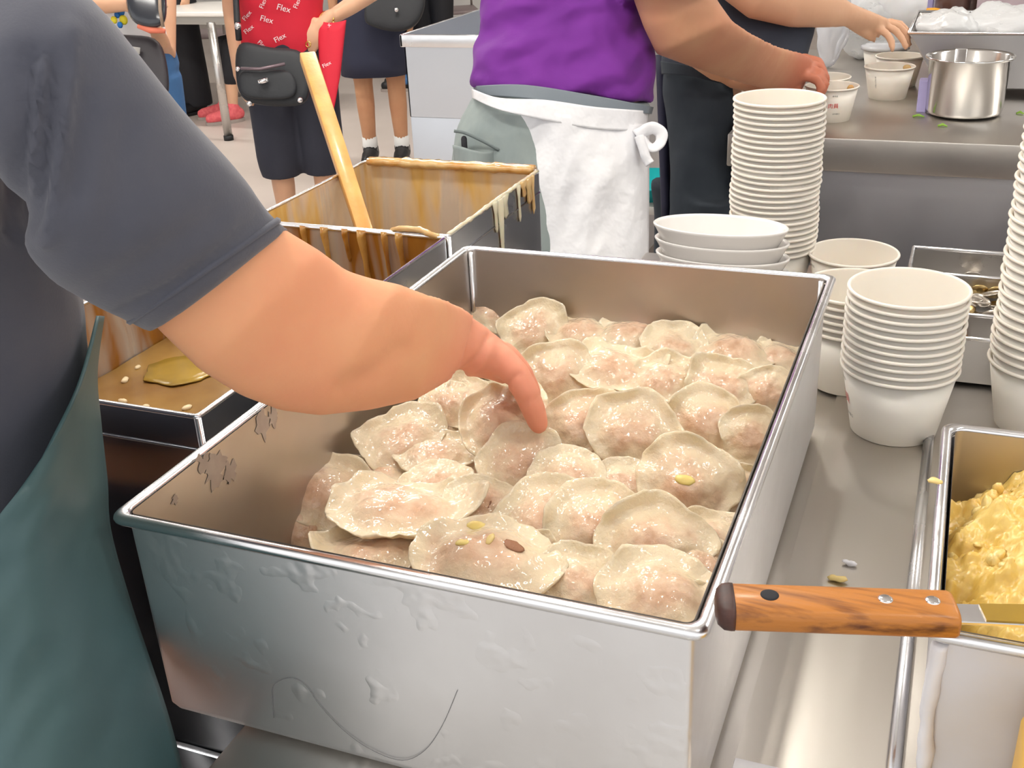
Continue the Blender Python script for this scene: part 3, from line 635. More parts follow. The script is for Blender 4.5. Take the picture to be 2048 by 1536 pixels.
# ------------------------------------------------------------------ coin tray
ctr = empty('coin_tray', (.06,1.46,ZC), 'divided steel tray of coins behind the paper cups', 'tray')
x0, x1 = -.037, .20; ys = [1.297, 1.385, 1.53, 1.627]; zt = .955
MB().box((x0,ys[0],ZC+.004),(x1,ys[-1],ZC+.007)).build('base', STEEL, ctr, False)
for k, y in enumerate(ys): MB().box((x0,y-.0015,ZC+.004),(x1,y+.0015,zt if k in (0,3) else zt-.004)).build('divider', STEEL, ctr, False); MB().tube([(x0,y,zt if k in (0,3) else zt-.004),(x1,y,zt if k in (0,3) else zt-.004)], .0028, 8).build('rolled_edge', STEEL_RIM, ctr)
for x in (x0,x1): MB().box((x-.0015,ys[0],ZC+.004),(x+.0015,ys[-1],zt)).build('side_wall', STEEL, ctr, False); MB().tube([(x,ys[0],zt),(x,ys[-1],zt)], .0028, 8).build('rolled_edge', STEEL_RIM, ctr)
coin_prof = lambda r: [(.0003,0),(r,0),(r,.0018),(r*.9,.0018),(r*.88,.0014),(.0003,.0014)]
COINS = [lathe_mesh(coin_prof(.0135), COIN, 24), lathe_mesh(coin_prof(.0115), COIN_B, 24), lathe_mesh(coin_prof(.010), COIN_C, 24)]
cr = random.Random(3)
def coin(p, rot, k, lab, grp): o = new_obj('coin', COINS[k]); o.location = p; o.rotation_euler = rot; tag(o, lab, 'coin', grp)
for i in range(90):
    x = cr.uniform(x0+.05, x1-.03); y = cr.uniform(ys[1]+.018, ys[2]-.018)
    coin((x,y,ZC+.012+.036*min(1,i/80)+cr.uniform(-.003,.003)), (cr.uniform(-.35,.35),cr.uniform(-.35,.35),0), 0 if cr.random()<.75 else 1, 'coin in the heap filling the middle compartment of the tray', 'coins in the middle compartment')
for x in (.012,.030,.055,.075): coin((x, ys[2]-.012, ZC+.040), (math.radians(-62),0,cr.uniform(-.3,.3)), 0 if x<.05 else 1, 'coin standing against the divider above the coin heap', 'coins leaning on the divider')
for x in (.045,.10): coin((x, ys[3]-.03, ZC+.030), (math.radians(-60),0,.1), 0, 'coin leaning in the empty far compartment of the tray', 'coins in the far compartment')
for x in (.02,.035): coin((x, ys[1]-.012, ZC+.028), (math.radians(-66),0,.1), 2, 'copper coin leaning in the near compartment of the tray', 'coins in the near compartment')

# ------------------------------------------------------------------ food box with yellow minced radish, spatula
fb = empty('food_box', (.17,.68,ZC), 'pale steel food box heaped with yellow minced radish', 'food box')
FX0, FX1, FY0, FY1 = .0165, .33, .545, .817
box_pan('box', FX0, FX1, FY0, FY1, ZC+.001, ZR, .003, .008, .002, WHITE_STEEL, STEEL_IN, STEEL_RIM, fb, r=.006)
# sealant run down the front left corner
MB().tube(catmull([(FX0+.010,FY0+.008,ZR-.012),(FX0+.0085,FY0+.008,ZR-.06),(FX0+.011,FY0+.007,ZR-.10),(FX0+.008,FY0+.008,ZR-.13),(FX0+.012,FY0+.008,ZC+.01)],8), .0045, 8).build('sealant_bead', WELD, fb, disp=lambda v: .0018*noise.noise(v*90))
# heap: one mound plus loose bits on it
def heap_z(x, y):
    u = (x-FX0)/(FX1-FX0); vv = (y-FY0)/(FY1-FY0)
    return ZC+.075 + .105*math.exp(-((x-.10)/.095)**2)*(.55+.45*vv) + .03*math.exp(-((y-.66)/.08)**2) - .05*max(0, vv-.80)/.2
NG = 190; GX = FX1-FX0-.022
mb = grid_mesh([[(FX0+.011+(GX)*b/NG, FY0+.011+(FY1-FY0-.022)*a/NG, 0) for b in range(NG+1)] for a in range(NG+1)])
def chunks(v, sc):
    q = Vector((v.x*sc, v.y*sc, 0)); q += .35*noise.noise_vector(q*1.3); dd, pp = noise.voronoi(q); return max(0, 1-(dd[0]*1.35)**2)*(.45+.9*abs(noise.noise(pp[0]*3.1)))
for v in mb.v: v.z = min(heap_z(v.x, v.y), ZR+.03) + .016*noise.fractal(v*24, 1., 2., 3) + .0095*chunks(v, 70) + .005*chunks(v+Vector((.3,.1,0)), 140) + .0022*noise.noise(v*420)
hp_ = mb.build('radish_heap', MASH); tag(hp_, 'heap of yellow minced radish filling the pale steel food box', 'food', kind='stuff')
bits = MB(); br = random.Random(9)
for i in range(360):
    x = br.uniform(FX0+.014, FX1-.02); y = br.uniform(FY0+.014, FY1-.02); z = min(heap_z(x,y), ZR+.03)+.009*noise.fractal(Vector((x,y,0))*38,1.,2.,3)
    r = br.uniform(.0025,.005); rot = Matrix.Rotation(br.uniform(0,6),3,Vector((br.uniform(-1,1),br.uniform(-1,1),.5)).normalized())
    bits.ball((x,y,z), (r*1.5,r,r*.7), 7, 5, rot)
bo = bits.build('minced_bits', MASH2, hp_, disp=lambda v: .0026*noise.noise(v*330)); tag(bo, 'paler loose bits on the heap', kind='stuff')
# spatula resting on the two rims
sp = empty('spatula', onz((1600,1215), ZR+.012), 'spatula with a scorched wooden handle laid across the pan corner and food box', 'spatula')
zS = ZR+.0095
ha = onz((1432,1212), zS+.006); hb = onz((1908,1228), zS+.004); hv = (hb-ha); hl = hv.length; ux = hv.normalized(); uy = Vector((-ux.y,ux.x,0)).normalized(); uz = ux.cross(uy)
def S(x, y, z): return ha + ux*x + uy*y + uz*z
mb = MB(); rings = []
for f, wy, wz in ((0,.40,.5),(.01,.72,.75),(.035,.93,.95),(.08,1,1),(.5,1,1),(.92,1,1),(.985,1.0,1.0),(1.0,.93,.92)):
    hy, hz = .0150*wy, .0085*wz; ring = []
    for k in range(20):
        a = 2*math.pi*k/20; ca, sa = math.cos(a), math.sin(a); e = .55
        ring.append(S(f*hl, hy*math.copysign(abs(ca)**e,ca), hz*math.copysign(abs(sa)**e,sa)))
    rings.append(ring)
hd_ = mb.rings(rings).build('handle', HANDLE_WOOD, sp); tag(hd_, 'orange-brown wooden handle with dark grain streaks')
rings = []
for f, wy, wz in ((-.004,.42,.5),(.004,.74,.77),(.03,.97,.98),(.06,1.01,1.01),(.075,1.005,1.0)):
    rings.append([S(f*hl, .0154*wy*math.copysign(abs(math.cos(a))**.55,math.cos(a)), .0088*wz*math.copysign(abs(math.sin(a))**.55,math.sin(a))) for a in [2*math.pi*k/20 for k in range(20)]])
tag(MB().rings(rings).build('scorched_end', CHAR, hd_), 'blackened scorched handle end')
def disc(name, f, r, m, hz): 
    c = S(f*hl, .0005, hz); n = 20
    MB().rings([[c+ux*r*math.cos(2*math.pi*k/n)+uy*r*math.sin(2*math.pi*k/n)-uz*.002 for k in range(n)],[c+ux*r*math.cos(2*math.pi*k/n)+uy*r*math.sin(2*math.pi*k/n) for k in range(n)],[c+ux*r*.7*math.cos(2*math.pi*k/n)+uy*r*.7*math.sin(2*math.pi*k/n)+uz*.0005 for k in range(n)]]).build(name, m, hd_)
disc('hanging_hole', .225, .0052, BLACK, .0086); disc('rivet', .71, .0042, CHROME, .0087); disc('rivet', .905, .0042, CHROME, .0087)
MB().box((0,0,0),(1,1,1))
mb = MB(); prof = [(hl*.97,.0085),(hl*1.10,.0085),(hl*1.35,.0095),(hl*1.9,.016),(hl*2.3,.036),(hl*3.0,.042),(hl*3.05,.040)]
mb.rings([[S(x,-w_,-.0012),S(x,w_,-.0012),S(x,w_,.0012),S(x,-w_,.0012)] for x, w_ in prof])
mb.build('blade', STEEL_RIM, sp, False, [('bevel',.0005,1)])
mb = MB().rings([[S(x,-w_,.0008),S(x,w_,.0008),S(x,w_,.0022),S(x,-w_,.0022)] for x, w_ in ((hl*1.115,.0075),(hl*1.35,.0085),(hl*1.6,.011))]); mb.build('sauce_film', OIL, sp, False)
# yellow crate below the food box and a stray crumb
yc = empty('yellow_crate', (.22,.47,ZC), 'yellow plastic crate standing in front of the pale food box', 'crate')
MB().box((.071,.40,ZC+.001),(.40,.532,ZC+.158)).build('body', YELLOW_PL, yc, False, [('bevel',.006,2)])
MB().tube([(.073,.40,ZC+.158),(.073,.532,ZC+.158),(.40,.532,ZC+.158),(.40,.40,ZC+.158),(.073,.40,ZC+.158)], .003, 8).build('lip', YELLOW_PL, yc)
for px, nm, m, s, lab in [((1675,1160),'crumb',MASH2,.006,'brown-yellow crumb on the steel sheet by the spatula'),((1700,1128),'dough_scrap',WELD,.005,'white dough scrap on the steel sheet behind the spatula'),((1870,965),'crumb',MASH2,.004,'pale yellow crumb stuck by the food box rim')]:
    p = onz(px, ZC+.004) if px[0] < 1800 else onx(px, FX0-.002)
    tag(MB().ball(p+Vector((0,0,.0015)), (s*1.4,s*.6,s*.5), 10, 6).build(nm, m, disp=lambda v: .002*noise.noise(v*300)), lab, 'crumb')

# ------------------------------------------------------------------ rear counter and what stands on it
ZB = .908; BY0 = 2.51
bcn = empty('rear_counter', (.8,3.1,0), 'stainless steel rear counter where the workers fill the cups', 'counter')
BX0 = -.485
MB().box((BX0,BY0,ZB-.075),(2.4,3.75,ZB)).build('worktop', STEEL_TOP, bcn, False, [('bevel',.004,2)])
MB().box((BX0+.05,BY0+.04,.05),(2.35,3.7,ZB-.076)).build('cabinet', STEEL_PANEL, bcn, False, [('bevel',.004,2)])
for x in (BX0+.08,2.3):
    for y in (BY0+.08,3.65): MB().tube([(x,y,0),(x,y,.05)], .03, 12).build('foot', STEEL_DARK, bcn)
def back_cup(px_rim, lab, ang=None, wide=103, z=None):
    p = onz(px_rim, ZB+CH); c = new_obj('paper_cup', CUP); c.location = (p.x,p.y,ZB); tag(c, lab, 'paper cup'); return c
cA = back_cup((1780,131), 'open paper cup with a brown splash inside its rim near the steel pot')
cup_print(cA, '食中品分中路口', 0.0042, math.radians(238), .045, GREY_INK, True)
p = D((1815,131), 2.62); 
MB().ball(Vector((cA.location.x+.040,cA.location.y+.020,ZB+CH-.008)), (.010,.006,.008), 10, 7).build('sauce_splash', SAUCE, cA)
cB = back_cup((1664,170), 'paper cup with red lettering under the tanned hand')
full_print(cB, math.radians(292)); MB().ball(Vector((cB.location.x+.040,cB.location.y+.028,ZB+CH-.022)), (.010,.006,.020), 10, 7).build('sauce_streak', SAUCE, cB)
cC = back_cup((1800,110), 'open paper cup behind the one with the brown splash')
cD = back_cup((1771,92), 'lidded paper cup below the spread fingers')
ld_ = MB().lathe([(.0005,CH+.008),(.050,CH+.008),(.054,CH+.004),(.0645,CH+.003),(.0655,CH-.006),(.0635,CH-.006)], 40).mesh('lid'); ld_.materials.append(CLEAR_PL); o = new_obj('lid', ld_); o.parent = cD
cE = back_cup((1650,152), 'paper cup half hidden behind the red-lettered cup')
# pot
pt = onz((1925,240), ZB); pr_ = .085; ph = .128
pot = empty('steel_pot', (0,0,0), 'straight-sided stainless steel pot with a ladle inside', 'pot')
MB().lathe([(.0005,0),(pr_-.012,0),(pr_-.004,.003),(pr_-.001,.010),(pr_+.004,ph-.004),(pr_+.012,ph-.001),(pr_+.013,ph+.002),(pr_+.011,ph+.004),(pr_+.002,ph),(pr_-.003,.012),(pr_-.012,.004),(.0005,.004)], 64).build('body', mat('mirror_steel',(.72,.71,.70),.12,1,rough2=.2,nscale=6), pot)
pot.location = (pt.x, pt.y+.06, ZB+.004)
lad = empty('ladle', (0,0,0), 'steel ladle with a flat handle standing in the pot', 'ladle')
MB().ball((0,0,.03), (.035,.035,.022), 16, 8).build('bowl', STEEL, lad)
MB().box((-.013,.026,.03),(.013,.030,.132)).build('handle', CHROME, lad, False, [('bevel',.001,1)])
lad.location = pot.location + Vector((-.022,.010,.008))
# steel box with plastic bags
hb_ = empty('bag_box', (.25,3.1,ZB), 'tapered steel box full of milky plastic bags behind the pot', 'box')
def P_(px, y): return ony(px, y)
yF, yK = 3.02, 3.42
tl = ony((1818,66), yF); bl = ony((1872,232), yF); 
X0t, X0b = tl.x, bl.x; zt_ = tl.z
mb = MB(); t = .004
def ringb(x0, x1, y0, y1, z): return [Vector((x0,y0,z)),Vector((x1,y0,z)),Vector((x1,y1,z)),Vector((x0,y1,z))]
MB().rings([ringb(X0b,1.0,yF,yK,ZB+.02), ringb(X0t,1.05,yF-.005,yK+.02,zt_)], True, False).build('outer_wall', STEEL_PANEL, hb_, False, [('bevel',.003,1)])
MB().rings([ringb(X0b+.004,.996,yF+.004,yK-.004,ZB+.03), ringb(X0t+.004,1.046,yF,yK+.016,zt_-.002)], True, False).build('inner_wall', STEEL_IN, hb_, False, [('bevel',.003,1)])
rp = ringb(X0t,1.05,yF-.005,yK+.02,zt_); MB().tube(rp+[rp[0]], .004, 8).build('rim', STEEL_RIM, hb_)
for sx in (X0b+.03,.95):
    for sy in (yF+.03,yK-.03): MB().box((sx-.015,sy-.015,ZB),(sx+.015,sy+.015,ZB+.021)).build('foot', STEEL_DARK, hb_, False)
def crumple(name, c, r, m, lab, cat, seed=1, amp=.25, flat=False):
    mb = MB().ball((0,0,0), r, 40, 26); s = max(r)
    o = mb.build(name, m, None, disp=lambda v: s*amp*(noise.fractal(v/s*1.6+Vector((seed,seed,0)),1.,2.,3)+.35*abs(noise.noise(v/s*5+Vector((0,seed,0))))))
    o.location = c; tag(o, lab, cat); return o
c1 = ony((1900,52), 3.16); c2 = ony((2010,50), 3.2)
crumple('plastic_bag', c1, (.085,.10,.035), BAG_PL, 'crumpled milky plastic bag lying in the steel box', 'plastic bag', 2, .16)
crumple('plastic_bag', c2, (.10,.12,.05), BAG_PL, 'larger crumpled plastic bag bulging from the steel box', 'plastic bag', 5, .16)
b3 = onz((1712,128), ZB); crumple('plastic_bag', (b3.x+.01,b3.y+.10,ZB+.105), (.085,.075,.10), BAG_PL, 'standing milky plastic bag behind the lidded cup', 'plastic bag', 8, .14)
b4 = onz((1648,150), ZB); crumple('plastic_bag', (b4.x,b4.y+.12,ZB+.14), (.045,.045,.135), CLEAR_PL, 'tall clear plastic sleeve of lids behind the cups', 'plastic bag', 3, .10)
lc = onz((1838,222), ZB); tag(MB().box((lc.x-.006,lc.y-.02,ZB),(lc.x+.016,lc.y+.02,ZB+.075)).build('lilac_carton', LILAC, None, False, [('bevel',.002,1)]), 'small lilac carton wedged beside the steel pot', 'carton')
for px, s, lab in [((1837,233),.013,'chopped spring onion bit in front of the lilac carton'),((1885,252),.010,'green onion sliver in front of the steel pot'),((2040,227),.008,'green onion bit by the steel box foot')]:
    p = onz(px, ZB+.002); tag(MB().tube([p+Vector((-s,0,0)),p+Vector((0,.003,.003)),p+Vector((s,-.002,0))], [.002,.0035,.0015], 8).build('onion_bit', GREEN_ON), lab, 'onion')
# things on a shelf beyond
shf = empty('rear_shelf', (.3,4.0,0), 'low steel shelf behind the rear counter', 'shelf')
MB().box((-.35,3.85,.93),(2.2,4.35,.96)).build('board', STEEL_PANEL, shf, False, [('bevel',.003,1)])
for x in (-.32,2.15):
    for y in (3.9,4.3): MB().tube([(x,y,0),(x,y,.93)], .018, 10).build('leg', STEEL_PANEL, shf)
def shelf_thing(name, px, y, r, h, m, lab, cat):
    p = ony(px, y); tag(MB().lathe([(.0005,0),(r*.9,0),(r,.006),(r,h*.8),(r*.8,h*.92),(r*.8,h),(.0005,h)], 28, (p.x,y,.96)).build(name, m), lab, cat)
shelf_thing('jar', (1905,5), 4.1, .055, .16, BROWN_JAR, 'dark brown jar on the rear shelf above the plastic bags', 'jar')
shelf_thing('jar', (1945,5), 4.15, .050, .15, BROWN_JAR, 'second dark jar on the rear shelf beside a mauve carton', 'jar')
p = ony((2000,5), 4.1); tag(MB().box((p.x-.07,4.05,.96),(p.x+.08,4.2,1.2)).build('mauve_carton', MAUVE, None, False, [('bevel',.003,1)]), 'mauve carton on the rear shelf', 'carton')
p = ony((1858,10), 4.0); tag(MB().tube(catmull([(p.x-.05,4.0,.965),(p.x-.02,4.02,.985),(p.x+.03,4.0,.99),(p.x+.06,3.98,.97)],4), .014, 10).build('orange_scoop', ORANGE_PL), 'orange plastic scoop handle on the rear shelf', 'scoop')
p = ony((1850,2), 4.2); tag(MB().box((p.x-.03,4.16,.96),(p.x+.03,4.24,1.15)).build('violet_carton', LILAC, None, False, [('bevel',.003,1)]), 'violet carton on the rear shelf behind the orange scoop', 'carton')
# teal basin on a stool, seen between the workers
tb = ony((1303,378), 3.6)
st_ = empty('low_stool', (tb.x,3.6,0), 'low grey stool holding a teal basin between the workers', 'stool')
MB().box((tb.x-.16,3.46,tb.z-.05),(tb.x+.16,3.74,tb.z-.02)).build('seat', GREY_PAINT, st_, False, [('bevel',.006,2)])
for sx in (-.13,.13):
    for sy in (-.11,.11): MB().tube([(tb.x+sx,3.6+sy,0),(tb.x+sx,3.6+sy,tb.z-.05)], .014, 8).build('leg', GREY_PAINT, st_)
tag(MB().lathe([(.0005,0),(.10,0),(.14,.05),(.147,.052),(.145,.056),(.095,.006),(.0005,.006)], 36, (tb.x,3.6,tb.z-.019)).build('teal_basin', TEAL_PL), 'teal plastic basin on the low stool', 'basin')
# ------------------------------------------------------------------ people
def axes(yaw):
    f = Vector((math.cos(yaw), math.sin(yaw), 0)); return f, Vector((f.y, -f.x, 0))     # forward, own right
def oval(c, r, f, hw, hd, n=28, e=.85):
    out = []
    for k in range(n):
        a = 2*math.pi*k/n; ca, sa = math.cos(a), math.sin(a)
        out.append(c + r*hw*math.copysign(abs(ca)**e, ca) + f*hd*math.copysign(abs(sa)**e, sa))
    return out
TORSO = [(.78,.150,.105,0),(.86,.168,.118,-.012),(.94,.160,.112,-.005),(1.02,.142,.102,.006),(1.12,.150,.105,.008),(1.22,.168,.110,.004),(1.31,.178,.092,-.004),(1.36,.120,.070,-.010),(1.40,.058,.056,-.008)]
def hand(mb, w, d, n, s=1., curl=.45, side_sign=1):
    d = d.normalized(); n = (n - d*n.dot(d)).normalized(); sd = n.cross(d)*side_sign
    R = Matrix((sd, d, n)).transposed()
    mb.ball(w+d*.045*s, (.040*s,.052*s,.015*s), 14, 9, R)
    mb.limb([w-d*.02*s, w+d*.02*s], [.024*s,.026*s])
    for k, (off, ln, r) in enumerate(((-.030,.075,.0085),(-.010,.085,.009),(.010,.080,.0088),(.028,.062,.0078))):
        p = w+d*.080*s+sd*off*s; dd = d.copy(); pts = [p-d*.02*s, p]
        for seg in (.45,.32,.23):
            c = curl*(1+.15*k); dd = (dd*math.cos(c)-n*math.sin(c)).normalized(); n2 = n
            p = p+dd*ln*seg*s; pts.append(p)
        mb.limb(pts, [r*s]*2+[r*s,r*.92*s,r*.8*s], 8)
    p = w+d*.025*s-sd*.032*s; mb.limb([p, p+(d*.6-sd*.6-n*.3)*.035*s, p+(d*.95-sd*.35-n*.5)*.062*s], [.013*s,.010*s,.008*s], 8)
def head(mb, c, f, r, s=1.):
    R = Matrix((r, f, Vector((0,0,1)))).transposed()
    mb.ball(c, (.074*s,.092*s,.112*s), 18, 12, R); mb.ball(c+f*.02*s-Vector((0,0,.055*s)), (.055*s,.065*s,.055*s), 14, 9, R)
    mb.limb([c+f*.088*s+Vector((0,0,.012*s)), c+f*.106*s-Vector((0,0,.022*s))], [.008*s,.014*s], 8)
    for q in (-1,1): mb.ball(c+r*q*.074*s-f*.005*s, (.010*s,.018*s,.030*s), 8, 6, R)
def face_bits(o, c, f, r, s=1.):
    R = Matrix((r, f, Vector((0,0,1)))).transposed()
    hb2 = MB().ball(c-f*.014*s+Vector((0,0,.028*s)), (.083*s,.096*s,.100*s), 20, 12, R); hb2.build('hair', HAIR, o, disp=lambda v: .004*noise.noise(v*60))
    for q in (-1,1): MB().ball(c+f*.083*s+r*q*.030*s+Vector((0,0,.008*s)), (.013*s,.008*s,.007*s), 10, 6, R).build('eye', EYEW, o)
    MB().ball(c+f*.090*s-Vector((0,0,.050*s)), (.022*s,.008*s,.007*s), 10, 6, R).build('mouth', LIP, o)
def figure(name, base, yaw, H, label, skin, arms=None, legs=None, vox=.008, torso_shift=None, heads=True):
    """body under the clothes as one surface; returns dict with the root and joint helpers"""
    s = H/1.62; f, r = axes(yaw); b = Vector((base[0], base[1], 0)); root = empty(name, b, label, 'person')
    sh = torso_shift or (lambda z: Vector((0,0,0)))
    def P(x, y, z): z *= s; return b + r*x*s + f*y*s + Vector((0,0,z)) + sh(z)
    mb = MB()
    mb.rings([oval(P(0,dy,z), r, f, hw*s, hd*s) for z, hw, hd, dy in TORSO])
    mb.limb([P(0,-.01,1.36),P(0,.0,1.44)], [.055*s,.052*s])
    hc = P(0,.025,1.51)
    if heads: head(mb, hc, f, r, s)
    lg = legs or {}
    LEGS = {}
    for q in (-1,1):
        pts = lg.get(q) or [P(q*.085,0,.82),P(q*.09,.01,.45),P(q*.09,-.015,.08)]
        LEGS[q] = pts; k = pts[1]
        mb.limb([pts[0], pts[0].lerp(k,.5), k, k.lerp(pts[2],.35), pts[2]], [.085*s,.072*s,.052*s,.050*s,.034*s])
        mb.limb([pts[2]+Vector((0,0,-.03*s))-f*.02*s, pts[2]+Vector((0,0,-.048*s))+f*.13*s], [.032*s,.026*s])
    ARMS = {}
    for q in (-1,1):
        a = (arms or {}).get(q)
        if a is None:
            pts = [P(q*.165,0,1.32),P(q*.20,-.02,1.05),P(q*.205,.04,.82)]; rad = [.048*s,.040*s,.026*s]; hn = r*q
        else: pts, rad, hn = a
        ARMS[q] = (pts, rad)
        mm = [pts[0]]; rr = [rad[0]]
        for i in range(1, len(pts)): mm += [pts[i-1].lerp(pts[i],.5), pts[i]]; rr += [(rad[i-1]+rad[i])/2*1.06, rad[i]]
        mb.limb(mm, rr)
        if hn is not None: hand(mb, pts[-1], pts[-1]-pts[-2], hn, s, .35, q)
    body = mb.build('body', skin, root, remesh=vox, smo=3)
    if heads: face_bits(root, hc, f, r, s)
    return dict(root=root, P=P, f=f, r=r, s=s, legs=LEGS, arms=ARMS, body=body)
def wrinkle(amp, fr, st=(1,1,1), seed=0): return lambda v: amp*noise.fractal(Vector((v.x*fr*st[0]+seed, v.y*fr*st[1], v.z*fr*st[2])), 1., 2., 2)
def shirt(F_, m, z0, off=.016, sleeve=.55, name='shirt', vox=.010, disp=None, z1=1.37):
    P, f, r, s = F_['P'], F_['f'], F_['r'], F_['s']; mb = MB(); zs = [z for z, *_ in TORSO if z0 <= z <= z1]; prof = []
    def at(z):
        for a, b in zip(TORSO, TORSO[1:]):
            if a[0] <= z <= b[0]: t = (z-a[0])/(b[0]-a[0]); return [a[k]+(b[k]-a[k])*t for k in range(4)]
        return list(TORSO[0]) if z < TORSO[0][0] else list(TORSO[-1])
    for z in sorted(set([z0]+zs+[z1])):
        q = at(z); prof.append(oval(P(0,q[3],z), r, f, q[1]*s+off, q[2]*s+off))
    mb.rings(prof)
    for q in (-1,1):
        pts, rad = F_['arms'][q]; e = pts[0].lerp(pts[1], sleeve)
        mb.limb([P(q*.11,0,1.30), pts[0], e], [.060*s+off*.5, rad[0]+off, rad[0]+off*1.15])
    return mb.build(name, m, F_['root'], remesh=vox, smo=4, disp=disp)
def trousers(F_, m, hem=0.06, off=.012, top=.96, name='trousers', vox=.010, disp=None, flare=0.):
    P, f, r, s = F_['P'], F_['f'], F_['r'], F_['s']; mb = MB(); prof = []
    for z, hw, hd, dy in TORSO:
        if z <= top+.01: prof.append(oval(P(0,dy,z), r, f, hw*s+off, hd*s+off))
    mb.rings(prof)
    for q in (-1,1):
        a, k, e = F_['legs'][q]; t = [a, a.lerp(k,.5), k]; rr = [.088*s+off,.078*s+off,.062*s+off+flare]
        if hem < k.z-.02:
            fr = (k.z-hem)/(k.z-e.z); t += [k.lerp(e, fr*.5), k.lerp(e, fr)]; rr += [.058*s+off+flare,.050*s+off+flare]
        else: fr = (a.z-hem)/(a.z-k.z); t = [a, a.lerp(k,fr*.5), a.lerp(k,fr)]
        mb.tube(t, rr, 20)
    return mb.build(name, m, F_['root'], remesh=vox, smo=4, disp=disp)
def shoes(F_, m, sole=SOLE, sock=None):
    f, s = F_['f'], F_['s']
    for q in (-1,1):
        e = F_['legs'][q][2]; g = Vector((e.x,e.y,0)); R = Matrix((F_['r'], f, Vector((0,0,1)))).transposed()
        if sock: MB().tube([e+Vector((0,0,.07)), e+Vector((0,0,-.03))], [.042*s,.044*s], 14).build('sock', sock, F_['root'])
        mb = MB().limb([g+Vector((0,0,.055))-f*.03, g+Vector((0,0,.050))+f*.06, g+Vector((0,0,.042))+f*.16], [.044,.045,.036], 12); mb.limb([g+Vector((0,0,.05))-f*.01, e+Vector((0,0,.015))], [.045,.045])
        sh = mb.build('shoe', m, F_['root'], remesh=.007, smo=3)
        MB().rings([[g+f*(.065+.135*math.cos(a))+F_['r']*.047*math.sin(a)+Vector((0,0,z)) for a in [2*math.pi*k/20 for k in range(20)]] for z in (0.001,.022)]).build('sole', sole, sh, False)
def tint(*a, **k): return mat(*a, **k)

# ---- the vendor reaching into the pan
vend = empty('person', (-.70,.46,0), 'vendor in navy t-shirt and teal apron reaching bare arm into the pan', 'person')
vf, vr = axes(math.radians(80)); mb = MB()
arm_secs = [((445,345),(180,540),.65,.80),((512,412),(258,600),.68,.80),((572,460),(316,655),.705,.84),((642,502),(400,738),.725,.88),((692,540),(482,790),.75,.86),((742,556),(560,820),.77,.86),((800,568),(640,831),.785,.86),((852,588),(742,820),.815,.86),((890,598),(832,800),.855,.88),((920,611),(882,772),.905,.92),((948,630),(914,752),.945,1.0)]
mb.ell([((-90,20),(-140,220),.60,.8),((90,90),(-10,280),.61,.8),((280,220),(90,410),.63,.8)] + arm_secs, 28)
# palm: nearer edge is the little-finger side, the rest of the hand lies behind it
mb.ell([((936,628),(905,742),(.955,.955),1.15),((962,646),(926,748),(.985,.985),1.6),((990,668),(950,754),(1.0,1.0),1.9),((1018,692),(982,760),(1.012,1.012),2.1),((1040,722),(1010,770),(1.02,1.02),2.1),((1050,745),(1026,776),(1.02,1.02),1.8)], 24)
def finger(seq): mb.limb([D(p, d) for p, d, r in seq], [r for p, d, r in seq], 12)
finger([((1000,715),.985,.0135),((1031,748),.985,.0132),((1053,785),.988,.0122),((1067,820),.995,.0114),((1077,848),1.002,.0098)])
finger([((1012,712),1.005,.012),((1042,746),1.015,.0115),((1062,784),1.026,.010),((1072,820),1.036,.008)])
finger([((1012,710),1.025,.012),((1040,742),1.040,.0115),((1058,780),1.052,.010),((1068,815),1.060,.008)])
finger([((1008,706),1.045,.012),((1032,738),1.060,.0115),((1048,772),1.070,.010),((1056,800),1.078,.008)])
finger([((945,690),1.02,.014),((972,712),1.04,.0125),((1000,732),1.052,.0105),((1016,745),1.058,.009)])
# torso, neck, head, legs, other arm
vs = Vector((-.705,.50,0))
VT = [(.80,.12,.08),(.92,.125,.085),(1.02,.125,.085),(1.14,.150,.106),(1.26,.165,.105),(1.34,.175,.090),(1.40,.12,.07),(1.44,.058,.056)]
mb.rings([oval(vs+Vector((0,0,z)), vr, vf, hw, hd) for z, hw, hd in VT])
vh = vs+vf*.06+Vector((0,0,1.56)); mb.limb([vs+Vector((0,0,1.40)), vs+vf*.03+Vector((0,0,1.50))], [.056,.054]); head(mb, vh, vf, vr)
for q in (-1,1):
    a = vs+vr*q*.09+Vector((0,-.01,.84)); k = vs+vr*q*.095+vf*.01+Vector((0,-.03,.46)); e = vs+vr*q*.10-vf*.03+Vector((0,-.03,.08))
    mb.limb([a,a.lerp(k,.5),k,k.lerp(e,.35),e], [.09,.078,.055,.053,.036]); mb.limb([e+Vector((0,0,-.035)), e+vf*.14+Vector((0,0,-.05))], [.034,.028])
la = [vs-vr*.18+Vector((0,0,1.36)), vs-vr*.24+vf*.02+Vector((0,0,1.10)), vs-vr*.25+vf*.06+Vector((0,0,.86))]
mb.limb(la, [.052,.044,.029]); hand(mb, la[2], Vector((0,0,-1)), -vr, 1., .35, -1)
arm_folds = groove([([(912,752),(938,736),(962,708),(978,672)],7,.0030,.8,1.1),([(930,752),(958,738),(980,705)],6,-.0016,.8,1.1),([(1012,770),(1026,754),(1040,748)],5,.0020,.8,1.1),([(1046,806),(1060,798)],5,.0014,.8,1.1),([(690,775),(760,745),(800,700)],24,.0030,.6,1.0),([(1082,790),(1072,800)],4,.0010,.8,1.1)])
mb.build('body', SKIN, vend, remesh=.0036, smo=4, disp=arm_folds)
face_bits(vend, vh, vf, vr)
